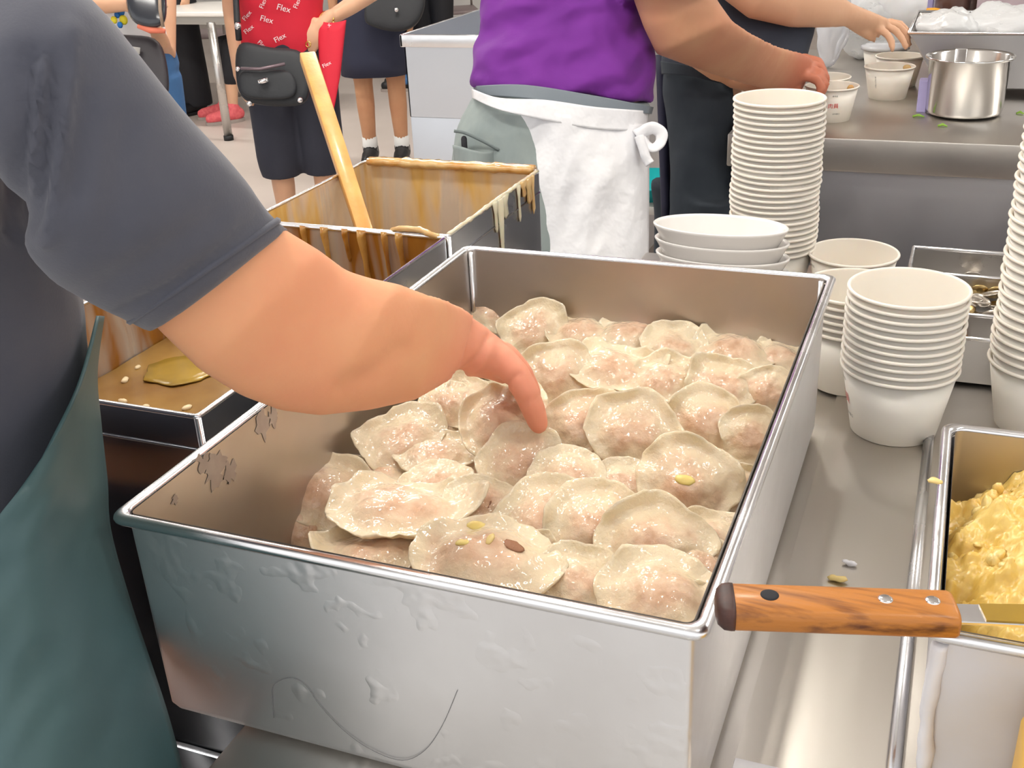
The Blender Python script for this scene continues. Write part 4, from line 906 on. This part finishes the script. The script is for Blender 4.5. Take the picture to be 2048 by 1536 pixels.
# t-shirt: loose right sleeve (open at the hem) and torso
sleeve_folds = groove([([(112,120),(98,240),(80,340),(62,440)],20,.006,.4,.75),([(62,110),(52,240),(34,340),(22,470)],18,.006,.4,.75),([(86,130),(74,260),(58,380)],14,-.004,.4,.75),([(175,180),(165,290),(150,390)],22,.004,.4,.75),([(140,60),(136,180),(118,330),(95,480)],14,-.004,.4,.75),([(262,250),(235,360),(225,470)],30,.0025,.4,.75),([(430,430),(330,500),(225,560)],26,.0022,.4,.75),([(520,432),(420,520),(330,580),(240,618)],9,.0020,.4,.75)])
def fold(v): return .0030*noise.noise(Vector((v.x*9,v.y*9,v.z*22))) + sleeve_folds(v)
sl = MB()
sl.ell([((80,-260),(-330,60),.62,.55),((40,-150),(-260,150),.59,.8),((125,-60),(-120,240),.57,.95),((185,-2),(-25,330),.575,1.0),((274,104),(32,425),.595,1.0),((368,220),(58,505),.615,1.0),((460,328),(112,563),.64,1.0),((522,408),(205,610),.668,1.05),((557,440),(262,641),.686,1.03),((586,459),(303,670),.700,1.0)], 40)
sl.v = [v for v in sl.v]
ts_ = MB(); ts_.v = list(sl.v); ts_.f = list(sl.f)
ts_.rings([oval(vs+Vector((0,0,z)), vr, vf, hw, hd, 36) for z, hw, hd in ((1.00,.130,.090),(1.04,.150,.105),(1.14,.160,.115),(1.26,.180,.120),(1.34,.190,.108),(1.40,.140,.085),(1.425,.09,.075))])
ts_.limb([vs-vr*.10+Vector((0,0,1.34)), la[0], la[0].lerp(la[1],.62)], [.08,.068,.07])
tee = ts_.build('t_shirt', SHIRT_NAVY, vend, remesh=.0055, smo=5, disp=fold)
# raised seam near the hem of the sleeve
hem = []
for t in range(0, 25):
    a = math.pi*t/24; A, B = (557,440), (262,641); a3 = D(A,.686); b3 = D(B,.686); cc = (a3+b3)/2; u = (a3-b3)/2; vv_ = (cc-EYE).normalized(); vv_ = (vv_-u*vv_.dot(u)/u.dot(u)).normalized()*u.length*.98
    hem.append(cc + u*math.cos(a)*.985 - vv_*math.sin(a)*1.012)
MB().tube(hem, .0024, 6).build('sleeve_seam', SHIRT_NAVY, tee)
# apron wrapping the hip
rows_px = [((196,632),(206,632)),((165,750),(192,745)),((125,842),(200,850)),((60,952),(212,960)),((-12,1047),(219,1060)),((-60,1150),(256,1195)),((-90,1280),(297,1318)),((-100,1420),(334,1430)),((-110,1560),(368,1560)),((-120,1750),(410,1750)),((-120,2000),(450,2000))]
rows = []
def cat2(vals, t):
    n = len(vals)-1; x = min(max(t*n,0),n-1e-6); i = int(x); u = x-i
    p = [Vector(vals[max(0,min(n,i+k))]+(0,)) for k in (-1,0,1,2)]
    return .5*((2*p[1])+(p[2]-p[0])*u+(2*p[0]-5*p[1]+4*p[2]-p[3])*u*u+(3*p[1]-p[0]-3*p[2]+p[3])*u**3)
for a in range(61):
    t = a/60; A = cat2([r_[0] for r_ in rows_px], t); B = cat2([r_[1] for r_ in rows_px], t); row = []
    for b in range(41):
        u = b/40; px = A.lerp(B, u); dl = .665+.10*max(0,1-t*3); dr = .825
        d = dl+(dr-dl)*u - .05*math.sin(math.pi*u)*min(1,(B.x-A.x)/200)
        px = Vector((px.x, px.y))
        p = D(px, d); nn = (EYE-p).normalized()
        p += nn*(.006*noise.noise(Vector((px.x*.012,px.y*.004,3)))+.004*noise.noise(Vector((px.x*.02+px.y*.012,px.y*.01,9)))); row.append(p)
    rows.append(row)
grid_mesh(rows).build('apron', APRON_TEAL, vend, True, [('solid',.0025,0)])
mb = MB(); 
for q in (-1,1):
    a = vs+vr*q*.09+Vector((0,-.01,.84)); k = vs+vr*q*.095+vf*.01+Vector((0,-.03,.46)); e = vs+vr*q*.10-vf*.03+Vector((0,-.03,.06))
    mb.tube([a,a.lerp(k,.5),k,k.lerp(e,.5),e], [.088,.08,.072,.07,.066], 20)
mb.rings([oval(vs+Vector((0,0,z)), vr, vf, hw, hd) for z, hw, hd in ((.76,.135,.09),(.86,.140,.095),(.96,.135,.092))])
mb.build('trousers', TROUSER_DARK, vend, remesh=.009, smo=4)
for q in (-1,1):
    e = vs+vr*q*.10-vf*.03+Vector((0,-.03,0)); MB().limb([e+Vector((0,0,.045))-vf*.04, e+Vector((0,0,.042))+vf*.16], [.045,.038]).build('shoe', RUBBER, vend)

# ---- worker in the purple shirt
pc = ony((1120,195), 2.06); pyaw = math.radians(35); pf, pr2 = axes(pyaw)
pA = [D((1325,-45),2.02), D((1378,60),2.08), D((1560,142),2.42)]
pur = empty('person', (pc.x,2.06,0), 'worker in a purple shirt and white waist apron bending over the rear counter', 'person')
mb = MB(); dP = 2.14
body_px = [((980,560),(1270,560),.55),((965,330),(1260,330),.58),((970,240),(1275,250),.58),((975,175),(1280,205),.56),((985,100),(1270,110),.50),((1000,0),(1255,0),.48),((1010,-120),(1280,-130),.46),((1040,-190),(1270,-200),.5),((1110,-225),(1220,-235),.5)]
mb.ell([(a,b,dP,ra) for a,b,ra in body_px], 28)
mb.limb([D((1165,-200),dP), D((1175,-300),dP)], [.055,.053]); phd = D((1190,-390), dP); head(mb, phd, pf, pr2)
mb.ell([((1395,-90),(1255,-60),2.02,.8),((1415,-35),(1266,-5),2.03,.8),((1436,5),(1288,55),2.05,.8),((1462,42),(1314,108),2.08,.78),((1496,65),(1380,132),2.15,.8),((1528,82),(1442,153),2.24,.85),((1556,95),(1494,168),2.34,.9),((1582,104),(1532,176),2.42,1.1),((1602,110),(1566,184),2.48,1.3),((1618,118),(1588,184),2.51,1.3),((1628,130),(1604,180),2.53,1.2)], 24)
for a_, b_, c_, e_, dd in (((1600,150),(1634,158),(1644,178),(1636,196),2.475),((1604,134),(1642,146),(1650,170),(1642,190),2.495),((1606,122),(1642,134),(1652,158),(1646,180),2.52),((1606,116),(1638,124),(1648,146),(1644,168),2.545)): mb.limb([D(a_,dd),D(b_,dd),D(c_,dd),D(e_,dd+.01)], [.0125,.0125,.0115,.0095], 8)
mb.limb([D((1585,170),2.50),D((1600,192),2.50),D((1614,202),2.51)], [.013,.011,.009], 8)
# far hand steadying the cups
mb.ell([((1440,120),(1420,150),2.5,1),((1500,140),(1460,175),2.52,1.),((1540,150),(1490,182),2.54,1.2),((1570,165),(1520,190),2.56,1.2)], 16)
mb.limb([D((1300,-60),2.36), D((1360,70),2.44), D((1440,135),2.5)], [.052,.045,.034])
pz = .97
for q in (-1,1):
    a = Vector((pc.x,2.06,.84))+pr2*q*.085; k = Vector((pc.x,2.06,.45))+pr2*q*.09; e = Vector((pc.x,2.06,.08))+pr2*q*.09
    mb.limb([a,a.lerp(k,.5),k,k.lerp(e,.35),e], [.088,.075,.053,.051,.035]); mb.limb([e+Vector((0,0,-.035)), e+pf*.14+Vector((0,0,-.05))], [.034,.028])
mb.build('body', SKIN_B, pur, remesh=.0062, smo=3)
face_bits(pur, phd, pf, pr2)
mb = MB()
mb.ell([((947,176),(1306,210),dP,.66),((940,168),(1312,200),dP,.68),((936,148),(1314,178),dP,.68),((940,120),(1312,140),dP,.66),((950,90),(1308,100),dP,.64),((957,50),(1302,62),dP,.62),((960,0),(1290,0),dP,.60),((975,-120),(1310,-130),dP,.58),((1030,-195),(1280,-205),dP,.55),((1090,-232),(1235,-240),dP,.5)], 36)
mb.ell([((1375,-185),(1220,-140),2.04,.95),((1418,-90),(1232,-50),2.02,1.0),((1438,-24),(1246,8),2.03,1.0)], 20)
mb.limb([D((1270,-160),2.30), D((1310,-50),2.37)], [.07,.066])
mb.build('shirt', PURPLE, pur, remesh=.008, smo=5, disp=lambda v: .011*noise.noise(Vector((v.x*7+v.z*14, v.y*5, v.z*14-v.x*9)))-.007*abs(noise.noise(Vector((v.x*10+v.z*20, v.y*6, v.z*18-v.x*12+5)))))
# trousers, belt, apron
mb = MB(); mb.ell([((955,176),(1304,206),dP,.64),((950,190),(1300,225),dP,.66),((930,225),(1290,260),dP,.68),((912,262),(1280,300),dP,.70),((905,300),(1275,335),dP,.70),((902,340),(1275,370),dP,.70),((905,420),(1280,430),dP,.68),((920,520),(1285,520),dP,.66)], 30)
for q in (-1,1):
    a = Vector((pc.x,2.06,.80))+pr2*q*.10; k = Vector((pc.x,2.06,.45))+pr2*q*.10; e = Vector((pc.x,2.06,.06))+pr2*q*.10
    mb.tube([a,k,e], [.12,.085,.075], 20)
tro = mb.build('trousers', GREEN_GREY, pur, remesh=.008, smo=4, disp=wrinkle(.003, 26, (1,1,.35)))
def px_strip(top, bot, d_mid, bow, name, m, parent, th=.003, n=24, dsp=0., rowsn=10):
    rows = []
    for a in range(rowsn+1):
        t = a/rowsn; row = []
        for b in range(n+1):
            u = b/n; A = cat2(top, u); B = cat2(bot, u); p = A.lerp(B, t); d = d_mid - bow*math.sqrt(max(0, 1-(2*u-1)**2*.96)); px = Vector((p.x,p.y))
            P3 = D(px, d); P3 += (EYE-P3).normalized()*dsp*noise.fractal(Vector((p.x*.012, p.y*.006+p.x*.008, 4)),1.,2.,3); row.append(P3)
        rows.append(row)
    return grid_mesh(rows).build(name, m, parent, True, [('solid',th,0)])
px_strip([(948,172),(1050,170),(1180,190),(1306,214)], [(950,190),(1050,197),(1180,216),(1302,228)], dP+.005, .128, 'belt', tint('grey_belt',(.17,.20,.23),.5), pur)
px_strip([(1010,222),(1080,225),(1160,232),(1298,250)], [(1052,540),(1140,545),(1220,545),(1296,540)], dP+.005, .150, 'apron', APRON_WHITE, pur, dsp=.014, n=34, rowsn=34)
px_strip([(944,178),(1000,196),(1090,200),(1190,214),(1296,222)], [(946,196),(1000,220),(1090,240),(1190,258),(1292,262)], dP+.0, .150, 'waistband', APRON_WHITE, pur, dsp=.004)
bow = [D(p, 2.05) for p in [(1272,272),(1288,262),(1308,256),(1322,266),(1322,284),(1308,296),(1294,290),(1284,276)]]
MB().tube(catmull(bow,5), [(.012,.005)]*36, 10).build('apron_bow', APRON_WHITE, pur, disp=lambda v:.002*noise.noise(v*60))
MB().tube(catmull([D(p, 2.04) for p in [(1278,272),(1286,296),(1292,315),(1300,328)]],5), .009, 8).build('apron_tie', APRON_WHITE, pur)
pk = px_strip([(908,290),(930,296),(965,305),(996,300)], [(915,345),(940,350),(970,352),(1000,350)], dP-.02, .115, 'back_pocket', GREEN_GREY, pur, th=.006)
MB().tube(catmull([D(p, 2.03) for p in [(908,262),(930,266),(965,282),(998,300)]],4), .003, 6).build('pocket_seam', tint('dark_green_grey',(.16,.19,.19),.9), pur)
MB().limb([D((928,278),2.035), D((929,296),2.035)], [.006,.006], 8).build('pocket_clip', BLACK, pur)

# ---- worker in dark clothes behind
nv = ony((1400,300), 2.62); dN = 2.66; nyaw = math.radians(40); nf, nr = axes(nyaw)
nav = empty('person', (nv.x,2.62,0), 'worker in dark navy clothes reaching a pale arm over the paper cups', 'person')
mb = MB(); mb.ell([((1350,440),(1450,440),dN,.9),((1340,250),(1462,250),dN,.95),((1335,150),(1490,160),dN,.8),((1350,60),(1590,80),dN,.6),((1370,-40),(1600,-20),dN,.55),((1400,-120),(1590,-120),dN,.5),((1470,-150),(1550,-150),dN,.6)], 24)
mb.limb([D((1510,-130),dN), D((1525,-215),dN)], [.053,.051]); nhd = D((1545,-290), dN); head(mb, nhd, nf, nr)
mb.ell([((1500,-175),(1400,-140),2.52,.8),((1510,-110),(1408,-50),2.50,.8),((1530,-80),(1448,-4),2.50,.85),((1566,-58),(1498,34),2.52,.85),((1622,-34),(1582,53),2.56,.85),((1676,-10),(1658,54),2.62,.9),((1704,8),(1690,52),2.66,1.0),((1726,20),(1708,62),2.70,1.4),((1752,32),(1734,70),2.74,1.7),((1776,42),(1760,72),2.77,1.8)], 22)
for (a, b_, c_, e_), dd in ((((1758,58),(1772,66),(1783,82),(1785,98)),2.73),(((1772,52),(1790,60),(1804,76),(1812,94)),2.75),(((1776,46),(1798,52),(1812,68),(1818,90)),2.79),(((1778,44),(1800,48),(1812,60),(1816,78)),2.83)):
    mb.limb([D(a,dd),D(b_,dd),D(c_,dd),D(e_,dd)], [.011,.0105,.010,.0085], 8)
mb.limb([D((1722,62),2.72),D((1736,72),2.74),D((1748,80),2.76)], [.012,.010,.008], 8)
mb.limb([D((1590,-90),2.7),D((1640,0),2.82),D((1600,60),2.9)], [.05,.042,.03])
for q in (-1,1):
    a = Vector((nv.x+.0,2.62,.84))+nr*q*.028; k = Vector((nv.x,2.62,.45))+nr*q*.065; e = Vector((nv.x,2.62,.08))+nr*q*.07
    mb.limb([a,a.lerp(k,.5),k,k.lerp(e,.35),e], [.03,.035,.038,.038,.03]); mb.limb([e+Vector((0,0,-.035)), e+nf*.12+Vector((0,0,-.05))], [.034,.028])
mb.build('body', SKIN_C, nav, remesh=.0062, smo=3); face_bits(nav, nhd, nf, nr)
mb = MB(); mb.ell([((1322,150),(1560,180),dN,.6),((1322,120),(1590,150),dN,.55),((1330,60),(1618,110),dN,.5),((1340,0),(1632,40),dN,.5),((1355,-60),(1622,-40),dN,.52),((1385,-125),(1600,-125),dN,.5),((1455,-158),(1560,-158),dN,.5)], 28)
mb.ell([((1510,-185),(1390,-150),2.52,.8),((1520,-115),(1396,-52),2.50,.85)], 18)
mb.build('shirt', NAVY_TEE, nav, remesh=.008, smo=4, disp=wrinkle(.004,14))
px_strip([(1322,122),(1380,132),(1440,150),(1500,160)], [(1324,148),(1380,152),(1440,166),(1500,170)], dN, .125, 'shirt_hem', NAVY_GREY, nav)
mb = MB(); mb.ell([((1328,140),(1490,150),dN,.9),((1326,190),(1478,200),dN,.95),((1334,240),(1470,250),dN,1.),((1342,300),(1462,310),dN,1.),((1342,380),(1458,385),dN,1.),((1336,450),(1458,450),dN,1.),((1340,560),(1460,560),dN,1.)], 26)
for q in (-1,1): mb.tube([Vector((nv.x,2.62,.75))+nr*q*.075, Vector((nv.x,2.62,.4))+nr*q*.075, Vector((nv.x,2.62,.05))+nr*q*.075], [.08,.075,.07], 18)
mb.build('trousers', NAVY_GREY, nav, remesh=.008, smo=4, disp=wrinkle(.012,9,(1,1,.6)))
px_strip([(1312,110),(1320,110),(1328,112),(1336,114)], [(1324,440),(1330,440),(1336,440),(1342,440)], dN+.06, .02, 'apron_edge', tint('deep_navy_apron',(.012,.012,.035),.8), nav)

# ---- queue on the other side
def bx(px, y, dz=0): p = ony(px, y); return p
rp_ = ony((588,200), 3.9); ryaw = math.radians(-60)
ra_ = {-1: ([D((735,-150),4.45), D((745,-15),4.40), D((652,42),4.30)], [.045,.040,.027], None)}
red = figure('person', (rp_.x,3.9), ryaw, 1.58, 'customer in a red printed shirt with a black crossbody bag', SKIN_C, ra_)
# hand hanging at the wrist
mbh = MB(); w_ = D((652,42),4.30); d_ = (D((608,100),4.30)-w_).normalized(); n_ = (EYE-w_).normalized(); hand(mbh, w_, d_, n_, 1.15, .22, 1)
bm_ = MB(); bme = red['body'].data; bm_.v = [v.co.copy() for v in bme.vertices]; bm_.f = [tuple(p.vertices) for p in bme.polygons]
k0 = len(bm_.v); bm_.v += mbh.v; bm_.f += [tuple(i+k0 for i in f_) for f_ in mbh.f]
nm = bm_.mesh('body'); nm.materials.append(SKIN_C); red['body'].data = nm; finish(red['body'], remesh=.007, smo=2)
MB().tube([w_+Vector((.034*math.cos(a),.012*math.sin(a)*1.,.034*math.sin(a))) for a in [2*math.pi*k/24 for k in range(25)]], .0035, 8).build('bangle', GOLD, red['root'])
rg = w_+d_*.115+n_*.012; MB().tube([rg+Vector((.011*math.cos(a),0,.011*math.sin(a))) for a in [2*math.pi*k/16 for k in range(17)]], .0025, 6).build('ring', GOLD, red['root'])
rs = shirt(red, RED_CLOTH, .84, .022, .6, disp=wrinkle(.006,9))
px_strip([(636,40),(652,45),(672,45),(692,40)], [(640,160),(650,225),(664,232),(680,150)], 4.30, .03, 'shirt_tail', RED_CLOTH, rs, th=.004)
trousers(red, tint('charcoal_shorts',(.030,.032,.048),.85,bump=.2,bscale=20), .36, .022, .96, 'shorts', flare=.012); shoes(red, RUBBER)
# scribble print, projected onto the shirt
def project_text(body, px, size, ang, target, m, d_guess):
    me = text_mesh(body, size); mw = Matrix.Identity(4)
    bv = BVHTree.FromPolygons([v.co for v in target.data.vertices], [tuple(q.vertices) for q in target.data.polygons])
    c, s = math.cos(ang), math.sin(ang); keep = True
    for v in me.vertices:
        x, y = (v.co.x*c - v.co.y*s)/d_guess*F, (v.co.x*s + v.co.y*c)/d_guess*F
        dd = ray((px[0]+x, px[1]-y)).normalized(); h = bv.ray_cast(EYE, dd)
        v.co = (h[0]-dd*.004) if h[0] is not None else (EYE+dd*d_guess)
    me.update(); me.materials.append(m); return new_obj('shirt_print', me, None, target)
for px, ang, sz in [((497,34),.9,.026),((530,8),1.2,.026),((566,22),-.25,.034),((532,44),-.25,.032),((500,62),.7,.026),((522,92),-.7,.024),((562,80),.5,.030),((598,8),1.2,.026),((655,58),.8,.026),((640,72),.6,.024),((660,104),1.4,.02),((655,132),.5,.022)]:
    project_text('Flex', px, sz, ang, rs, WHITE_PRINT, 4.3)
# crossbody bag
bag = empty('crossbody_bag', D((545,200),4.22), 'black nylon crossbody bag with zip pockets at the red shirt', 'bag')
def bag_shape(name, secs, d, th, m, parent, n=26, mods=()): 
    mb = MB(); front = [D(p, d) for p in secs]; c = sum(front, Vector())/len(front); away = (c-EYE).normalized()
    mb.rings([[c+(p-c)*.86-away*th*.5 for p in front], [p-away*th*.25 for p in front], [p+away*th*.25 for p in front], [c+(p-c)*.9+away*th*.5 for p in front]])
    return mb.build(name, m, parent, True, [('sub',2)])
bb = bag_shape('body', [(476,72),(540,100),(600,92),(622,130),(622,200),(600,216),(500,212),(474,190),(468,120)], 4.20, .09, BLACK_NYLON, bag)
fpk = bag_shape('front_pocket', [(474,132),(530,142),(590,134),(600,195),(560,200),(490,198),(476,180)], 4.145, .04, BLACK_NYLON, bag)
MB().tube([D((482,137),4.12),D((520,138),4.115),D((570,128),4.12)], .006, 8).build('zip', tint('mauve_zip',(.20,.15,.17),.4,.5), fpk)
MB().box((0,0,0),(.001,.001,.001))
for px, r in (((476,138),.010),((499,207),.011),((600,200),.011),((476,52),.014)): MB().ball(D(px,4.12), r, 10, 7).build('metal_stud', CHROME, bag)
MB().tube([D((517,164),4.105),D((536,160),4.105)], [.010,.010], 8).build('logo_plate', CHROME, fpk)
MB().tube([D((478,80),4.2),D((474,40),4.2),D((470,-40),4.2),D((500,-200),4.25)], .012, 8).build('strap', BLACK_NYLON, bag)

skp = ony((765,220), 5.45); skyaw = math.radians(-70)
ski = figure('person', (skp.x,5.45), skyaw, 1.62, 'customer in a navy skirt with white socks and black trainers', SKIN_D)
shirt(ski, NAVY_SKIRT, .90, .02, .5, name='top', vox=.014)
mb = MB(); P, f_, r_, s_ = ski['P'], ski['f'], ski['r'], ski['s']
mb.rings([oval(P(0,0,z), r_, f_, hw, hd, 30) for z, hw, hd in ((.50,.205,.165),(.60,.20,.16),(.75,.195,.15),(.88,.19,.14),(.98,.165,.125))]); mb.build('skirt', NAVY_SKIRT, ski['root'], True, disp=wrinkle(.008,9,(1,1,.2)))
shoes(ski, RUBBER, RUBBER, SOCK)
hb3 = empty('handbag', D((790,60),5.7), 'black flap handbag held before the navy skirt', 'bag')
bag_shape('body', [(735,-30),(800,-35),(855,-30),(850,30),(825,62),(780,66),(738,52),(724,42)], 5.62, .10, BLACK_NYLON, hb3)
MB().ball(D((793,20),5.54), .012, 10, 7).build('clasp', CHROME, hb3)
MB().tube([D((735,-30),5.62),D((745,-120),5.62),D((790,-160),5.62),D((840,-120),5.62),D((855,-30),5.62)], .012, 8).build('handle', BLACK_NYLON, hb3)

wt = ony((262,150), 3.5); 
wa = {-1: ([D((330,-170),4.25), D((334,112),4.20), D((312,58),4.05)], [.042,.034,.026], None), 1: ([D((90,-150),4.1), D((150,10),4.0), D((250,8),3.92)], [.042,.038,.027], (EYE-D((250,8),3.92)))}
whi = figure('person', (wt.x,3.5), math.radians(-62), 1.60, 'customer in a white t-shirt and blue jeans with a black waist pouch', SKIN_C, wa)
wsh = shirt(whi, WHITE_TEE, .93, .02, .5, disp=wrinkle(.006,9)); trousers(whi, DENIM, .06, .02, .96); shoes(whi, RUBBER)
for px, m, sz in (((240,22),BLUE_PRINT,.02),((247,40),YEL_PRINT,.018),((228,40),YEL_PRINT,.014),((240,50),BLUE_PRINT,.012),((234,30),BLUE_PRINT,.012)):
    MB().ball(D(px,3.98), (sz,sz*.5,sz), 10, 7).build('shirt_print', m, wsh)
wp = empty('waist_pouch', D((290,120),4.0), 'dark waist pouch with a grey tag under the white t-shirt', 'bag')
bag_shape('body', [(200,60),(250,72),(318,68),(335,120),(342,190),(325,205),(280,190),(230,150),(205,110)], 3.98, .10, tint('brown_black_nylon',(.030,.026,.032),.5,bump=.2,bscale=20), wp)
q_ = [D(p, 3.915) for p in ((258,92),(280,95),(279,108),(256,104))]; away_ = fwd*.003; MB().rings([q_, [p+away_ for p in q_]]).build('tag', tint('grey_tag',(.45,.44,.42),.6), wp)
hbg = empty('tote_bag', D((295,30),3.9), 'glossy black tote bag held by the customer in white', 'bag')
bag_shape('body', [(246,-40),(330,-45),(336,20),(330,55),(300,58),(268,50),(252,22)], 3.88, .10, tint('glossy_black_leather',(.02,.024,.034),.18,coat=.5), hbg)
MB().tube([D((318,-40),3.83),D((320,20),3.82),D((326,54),3.84)], .006, 8).build('edge_piping', tint('tan_piping',(.30,.22,.16),.5), hbg)
MB().tube([D((256,-38),3.88),D((265,-110),3.88),D((310,-115),3.88),D((328,-38),3.88)], .010, 8).build('handle', BLACK_NYLON, hbg)
MB().tube([D((276,52),3.86),D((300,60),3.86),D((330,62),3.86)], [.008,.012,.008], 8).build('coral_lining', tint('coral_cloth',(.75,.20,.12),.7), hbg)

blk = onz((368,238), 0); bl_ = figure('person', (blk.x-.12,blk.y+.22), math.radians(-100), 1.66, 'customer in black top and black trousers by the white table', SKIN_C)
shirt(bl_, BLACK, .86, .03, .9, vox=.014); trousers(bl_, BLACK, .05, .03, .96, vox=.014, flare=.02); shoes(bl_, RUBBER, RUBBER)
# seated diner with coral shoes
sp_ = onz((440,248), 0); sx, sy = sp_.x+.15, sp_.y+.35
def seated_legs(b, f, r): return {q: [b+r*q*.09+Vector((0,0,.50)), b+f*.42+r*q*.09+Vector((0,0,.47)), b+f*.46+r*q*.11+Vector((0,0,.08))] for q in (-1,1)}
df, dr_ = axes(math.radians(-130)); db = Vector((sx-df.x*.2, sy-df.y*.2, 0))
din = figure('person', (db.x,db.y), math.radians(-130), 1.55, 'seated diner in black with coral running shoes under the white table', SKIN_C, None, seated_legs(db, df, dr_), .010, lambda z: Vector((0,0,-.36)))
shirt(din, BLACK, .80, .025, .8, vox=.014)
mb = MB(); 
for q in (-1,1): a, k, e = din['legs'][q]; mb.limb([a,k,k.lerp(e,.45)], [.095,.075,.065])
mb.build('trousers', BLACK, din['root'], remesh=.012)
shoes(din, PINK, SOLE)
jn = ony((800,20), 7.6); jp = figure('person', (jn.x,7.6), math.radians(200), 1.66, 'customer in blue jeans far behind the steel sink', SKIN_C, vox=.012)
shirt(jp, BLACK, .95, .03, .5, vox=.016); trousers(jp, DENIM, .05, .02, .96, vox=.016); shoes(jp, RUBBER)
bn = ony((862,10), 7.9); bp_ = figure('person', (bn.x,7.9), math.radians(-90), 1.66, 'customer in black beside the one in blue jeans', SKIN_C, vox=.012)
shirt(bp_, BLACK, .86, .03, .8, vox=.016); trousers(bp_, BLACK, .05, .02, .96, vox=.016); shoes(bp_, RUBBER)

# ------------------------------------------------------------------ dining table, chair, sink
lg0 = onz((458,280), 0)
tbl = empty('dining_table', (lg0.x-.5,lg0.y+.3,0), 'white laminate dining table with a round steel leg', 'table')
zt2 = .745; e0 = onz((463,24), zt2)
TXR = e0.x; TYF = e0.y; 
MB().rings([rrect(.75,.29,.04,TXR-.75,TYF+.29,z) for z in (zt2-.03,zt2-.022,zt2)]).build('top', TABLE_WHITE, tbl, True, [('bevel',.008,3)])
MB().box((TXR-1.42,TYF+.06,zt2-.085),(TXR-.10,TYF+.53,zt2-.031)).build('apron_frame', GREY_PAINT, tbl, False, [('bevel',.004,2)])
for x in (TXR-1.40,lg0.x):
    for y in (lg0.y,TYF+.52):
        tp = Vector((x,y,zt2-.03)); bt = Vector((x,y,0)); l_ = MB().tube([bt+Vector((0,0,.03)),tp], .027, 16).build('leg', STEEL, tbl)
        MB().tube([bt,bt+Vector((0,0,.03))], .031, 16).build('foot_cap', RUBBER, l_)
def chair(x, y, yaw, lab):
    ch = empty('dining_chair', (x,y,0), lab, 'chair'); f, r = axes(yaw); b = Vector((x,y,0)); up_ = Vector((0,0,1))
    MB().rings([[b+f*fx*.2+r*rx*.2+up_*z for fx, rx in ((1,1),(1,-1),(-1,-1),(-1,1))] for z in (.43,.46)]).build('seat', tint('mauve_vinyl',(.35,.28,.28),.5), ch, False, [('bevel',.01,2)])
    for fx in (1,-1):
        for rx in (1,-1): MB().tube([b+f*fx*.17+r*rx*.17+up_*.43, b+f*fx*.23+r*rx*.19], .011, 8).build('leg', STEEL, ch)
    MB().rings([[b-f*.20+r*rx*.19+up_*z+f*dx for rx, dx in ((1,0),(-1,0),(-1,-.02),(1,-.02))] for z in (.58,.82)]).build('backrest', tint('mauve_vinyl2',(.35,.28,.28),.5), ch, False, [('bevel',.01,2)])
    for rx in (1,-1): MB().tube([b-f*.18+r*rx*.18+up_*.45, b-f*.21+r*rx*.18+up_*.80], .010, 8).build('back_post', STEEL, ch)
cp = onz((400,175), 0); chair(cp.x+.3, cp.y-.2, math.radians(200), 'folding chair with thin steel legs behind the white table')
cp = ony((905,20), 8.6); chair(cp.x, 8.6, math.radians(-60), 'chair with thin steel legs beyond the steel sink')
sk = empty('steel_sink', (-1.4,4.3,0), 'tall stainless steel sink basin beyond the sauce tanks', 'sink')
q0 = ony((798,69), 3.72); SX0 = q0.x; SZ = q0.z; SX1 = SX0+.85; SY0, SY1 = 3.72, 4.85
MB().box((SX0+.012,SY0+.012,.06),(SX1-.012,SY1-.012,SZ-.30)).build('cabinet', SINK_STEEL, sk, False, [('bevel',.004,2)])
for a, b_ in (((SX0+.012,SY0+.012,SZ-.30),(SX1-.012,SY0+.016,SZ-.001)),((SX0+.012,SY1-.016,SZ-.30),(SX1-.012,SY1-.012,SZ-.001)),((SX0+.012,SY0+.012,SZ-.30),(SX0+.016,SY1-.012,SZ-.001)),((SX1-.016,SY0+.012,SZ-.30),(SX1-.012,SY1-.012,SZ-.001))):
    MB().box(a,b_).build('basin_wall', SINK_STEEL, sk, False)
for a, b_ in (((SX0,SY0,SZ-.045),(SX1,SY0+.012,SZ)),((SX0,SY1-.012,SZ-.045),(SX1,SY1,SZ)),((SX0,SY0,SZ-.045),(SX0+.012,SY1,SZ)),((SX1-.012,SY0,SZ-.045),(SX1,SY1,SZ))):
    MB().box(a,b_).build('rim_band', STEEL_RIM, sk, False, [('bevel',.003,2)])
MB().box((SX0+.35,SY1,.06),(SX1,SY1+.02,SZ+.35)).build('splash_back', SINK_STEEL, sk, False, [('bevel',.003,1)])
for x in (SX0+.06,SX1-.06):
    for y in (SY0+.06,SY1-.06): MB().tube([(x,y,0),(x,y,.06)], .025, 10).build('foot', RUBBER, sk)
bg5 = ony((1748,10), 3.75); crumple('plastic_bag', (bg5.x, 3.62, bg5.z+.03), (.15,.09,.14), mat('white_bag_film',(.86,.86,.88),.35,bump=.6,bscale=9,sss=.1), 'big white shopping bag behind the pale hand', 'plastic bag', 4, .14)
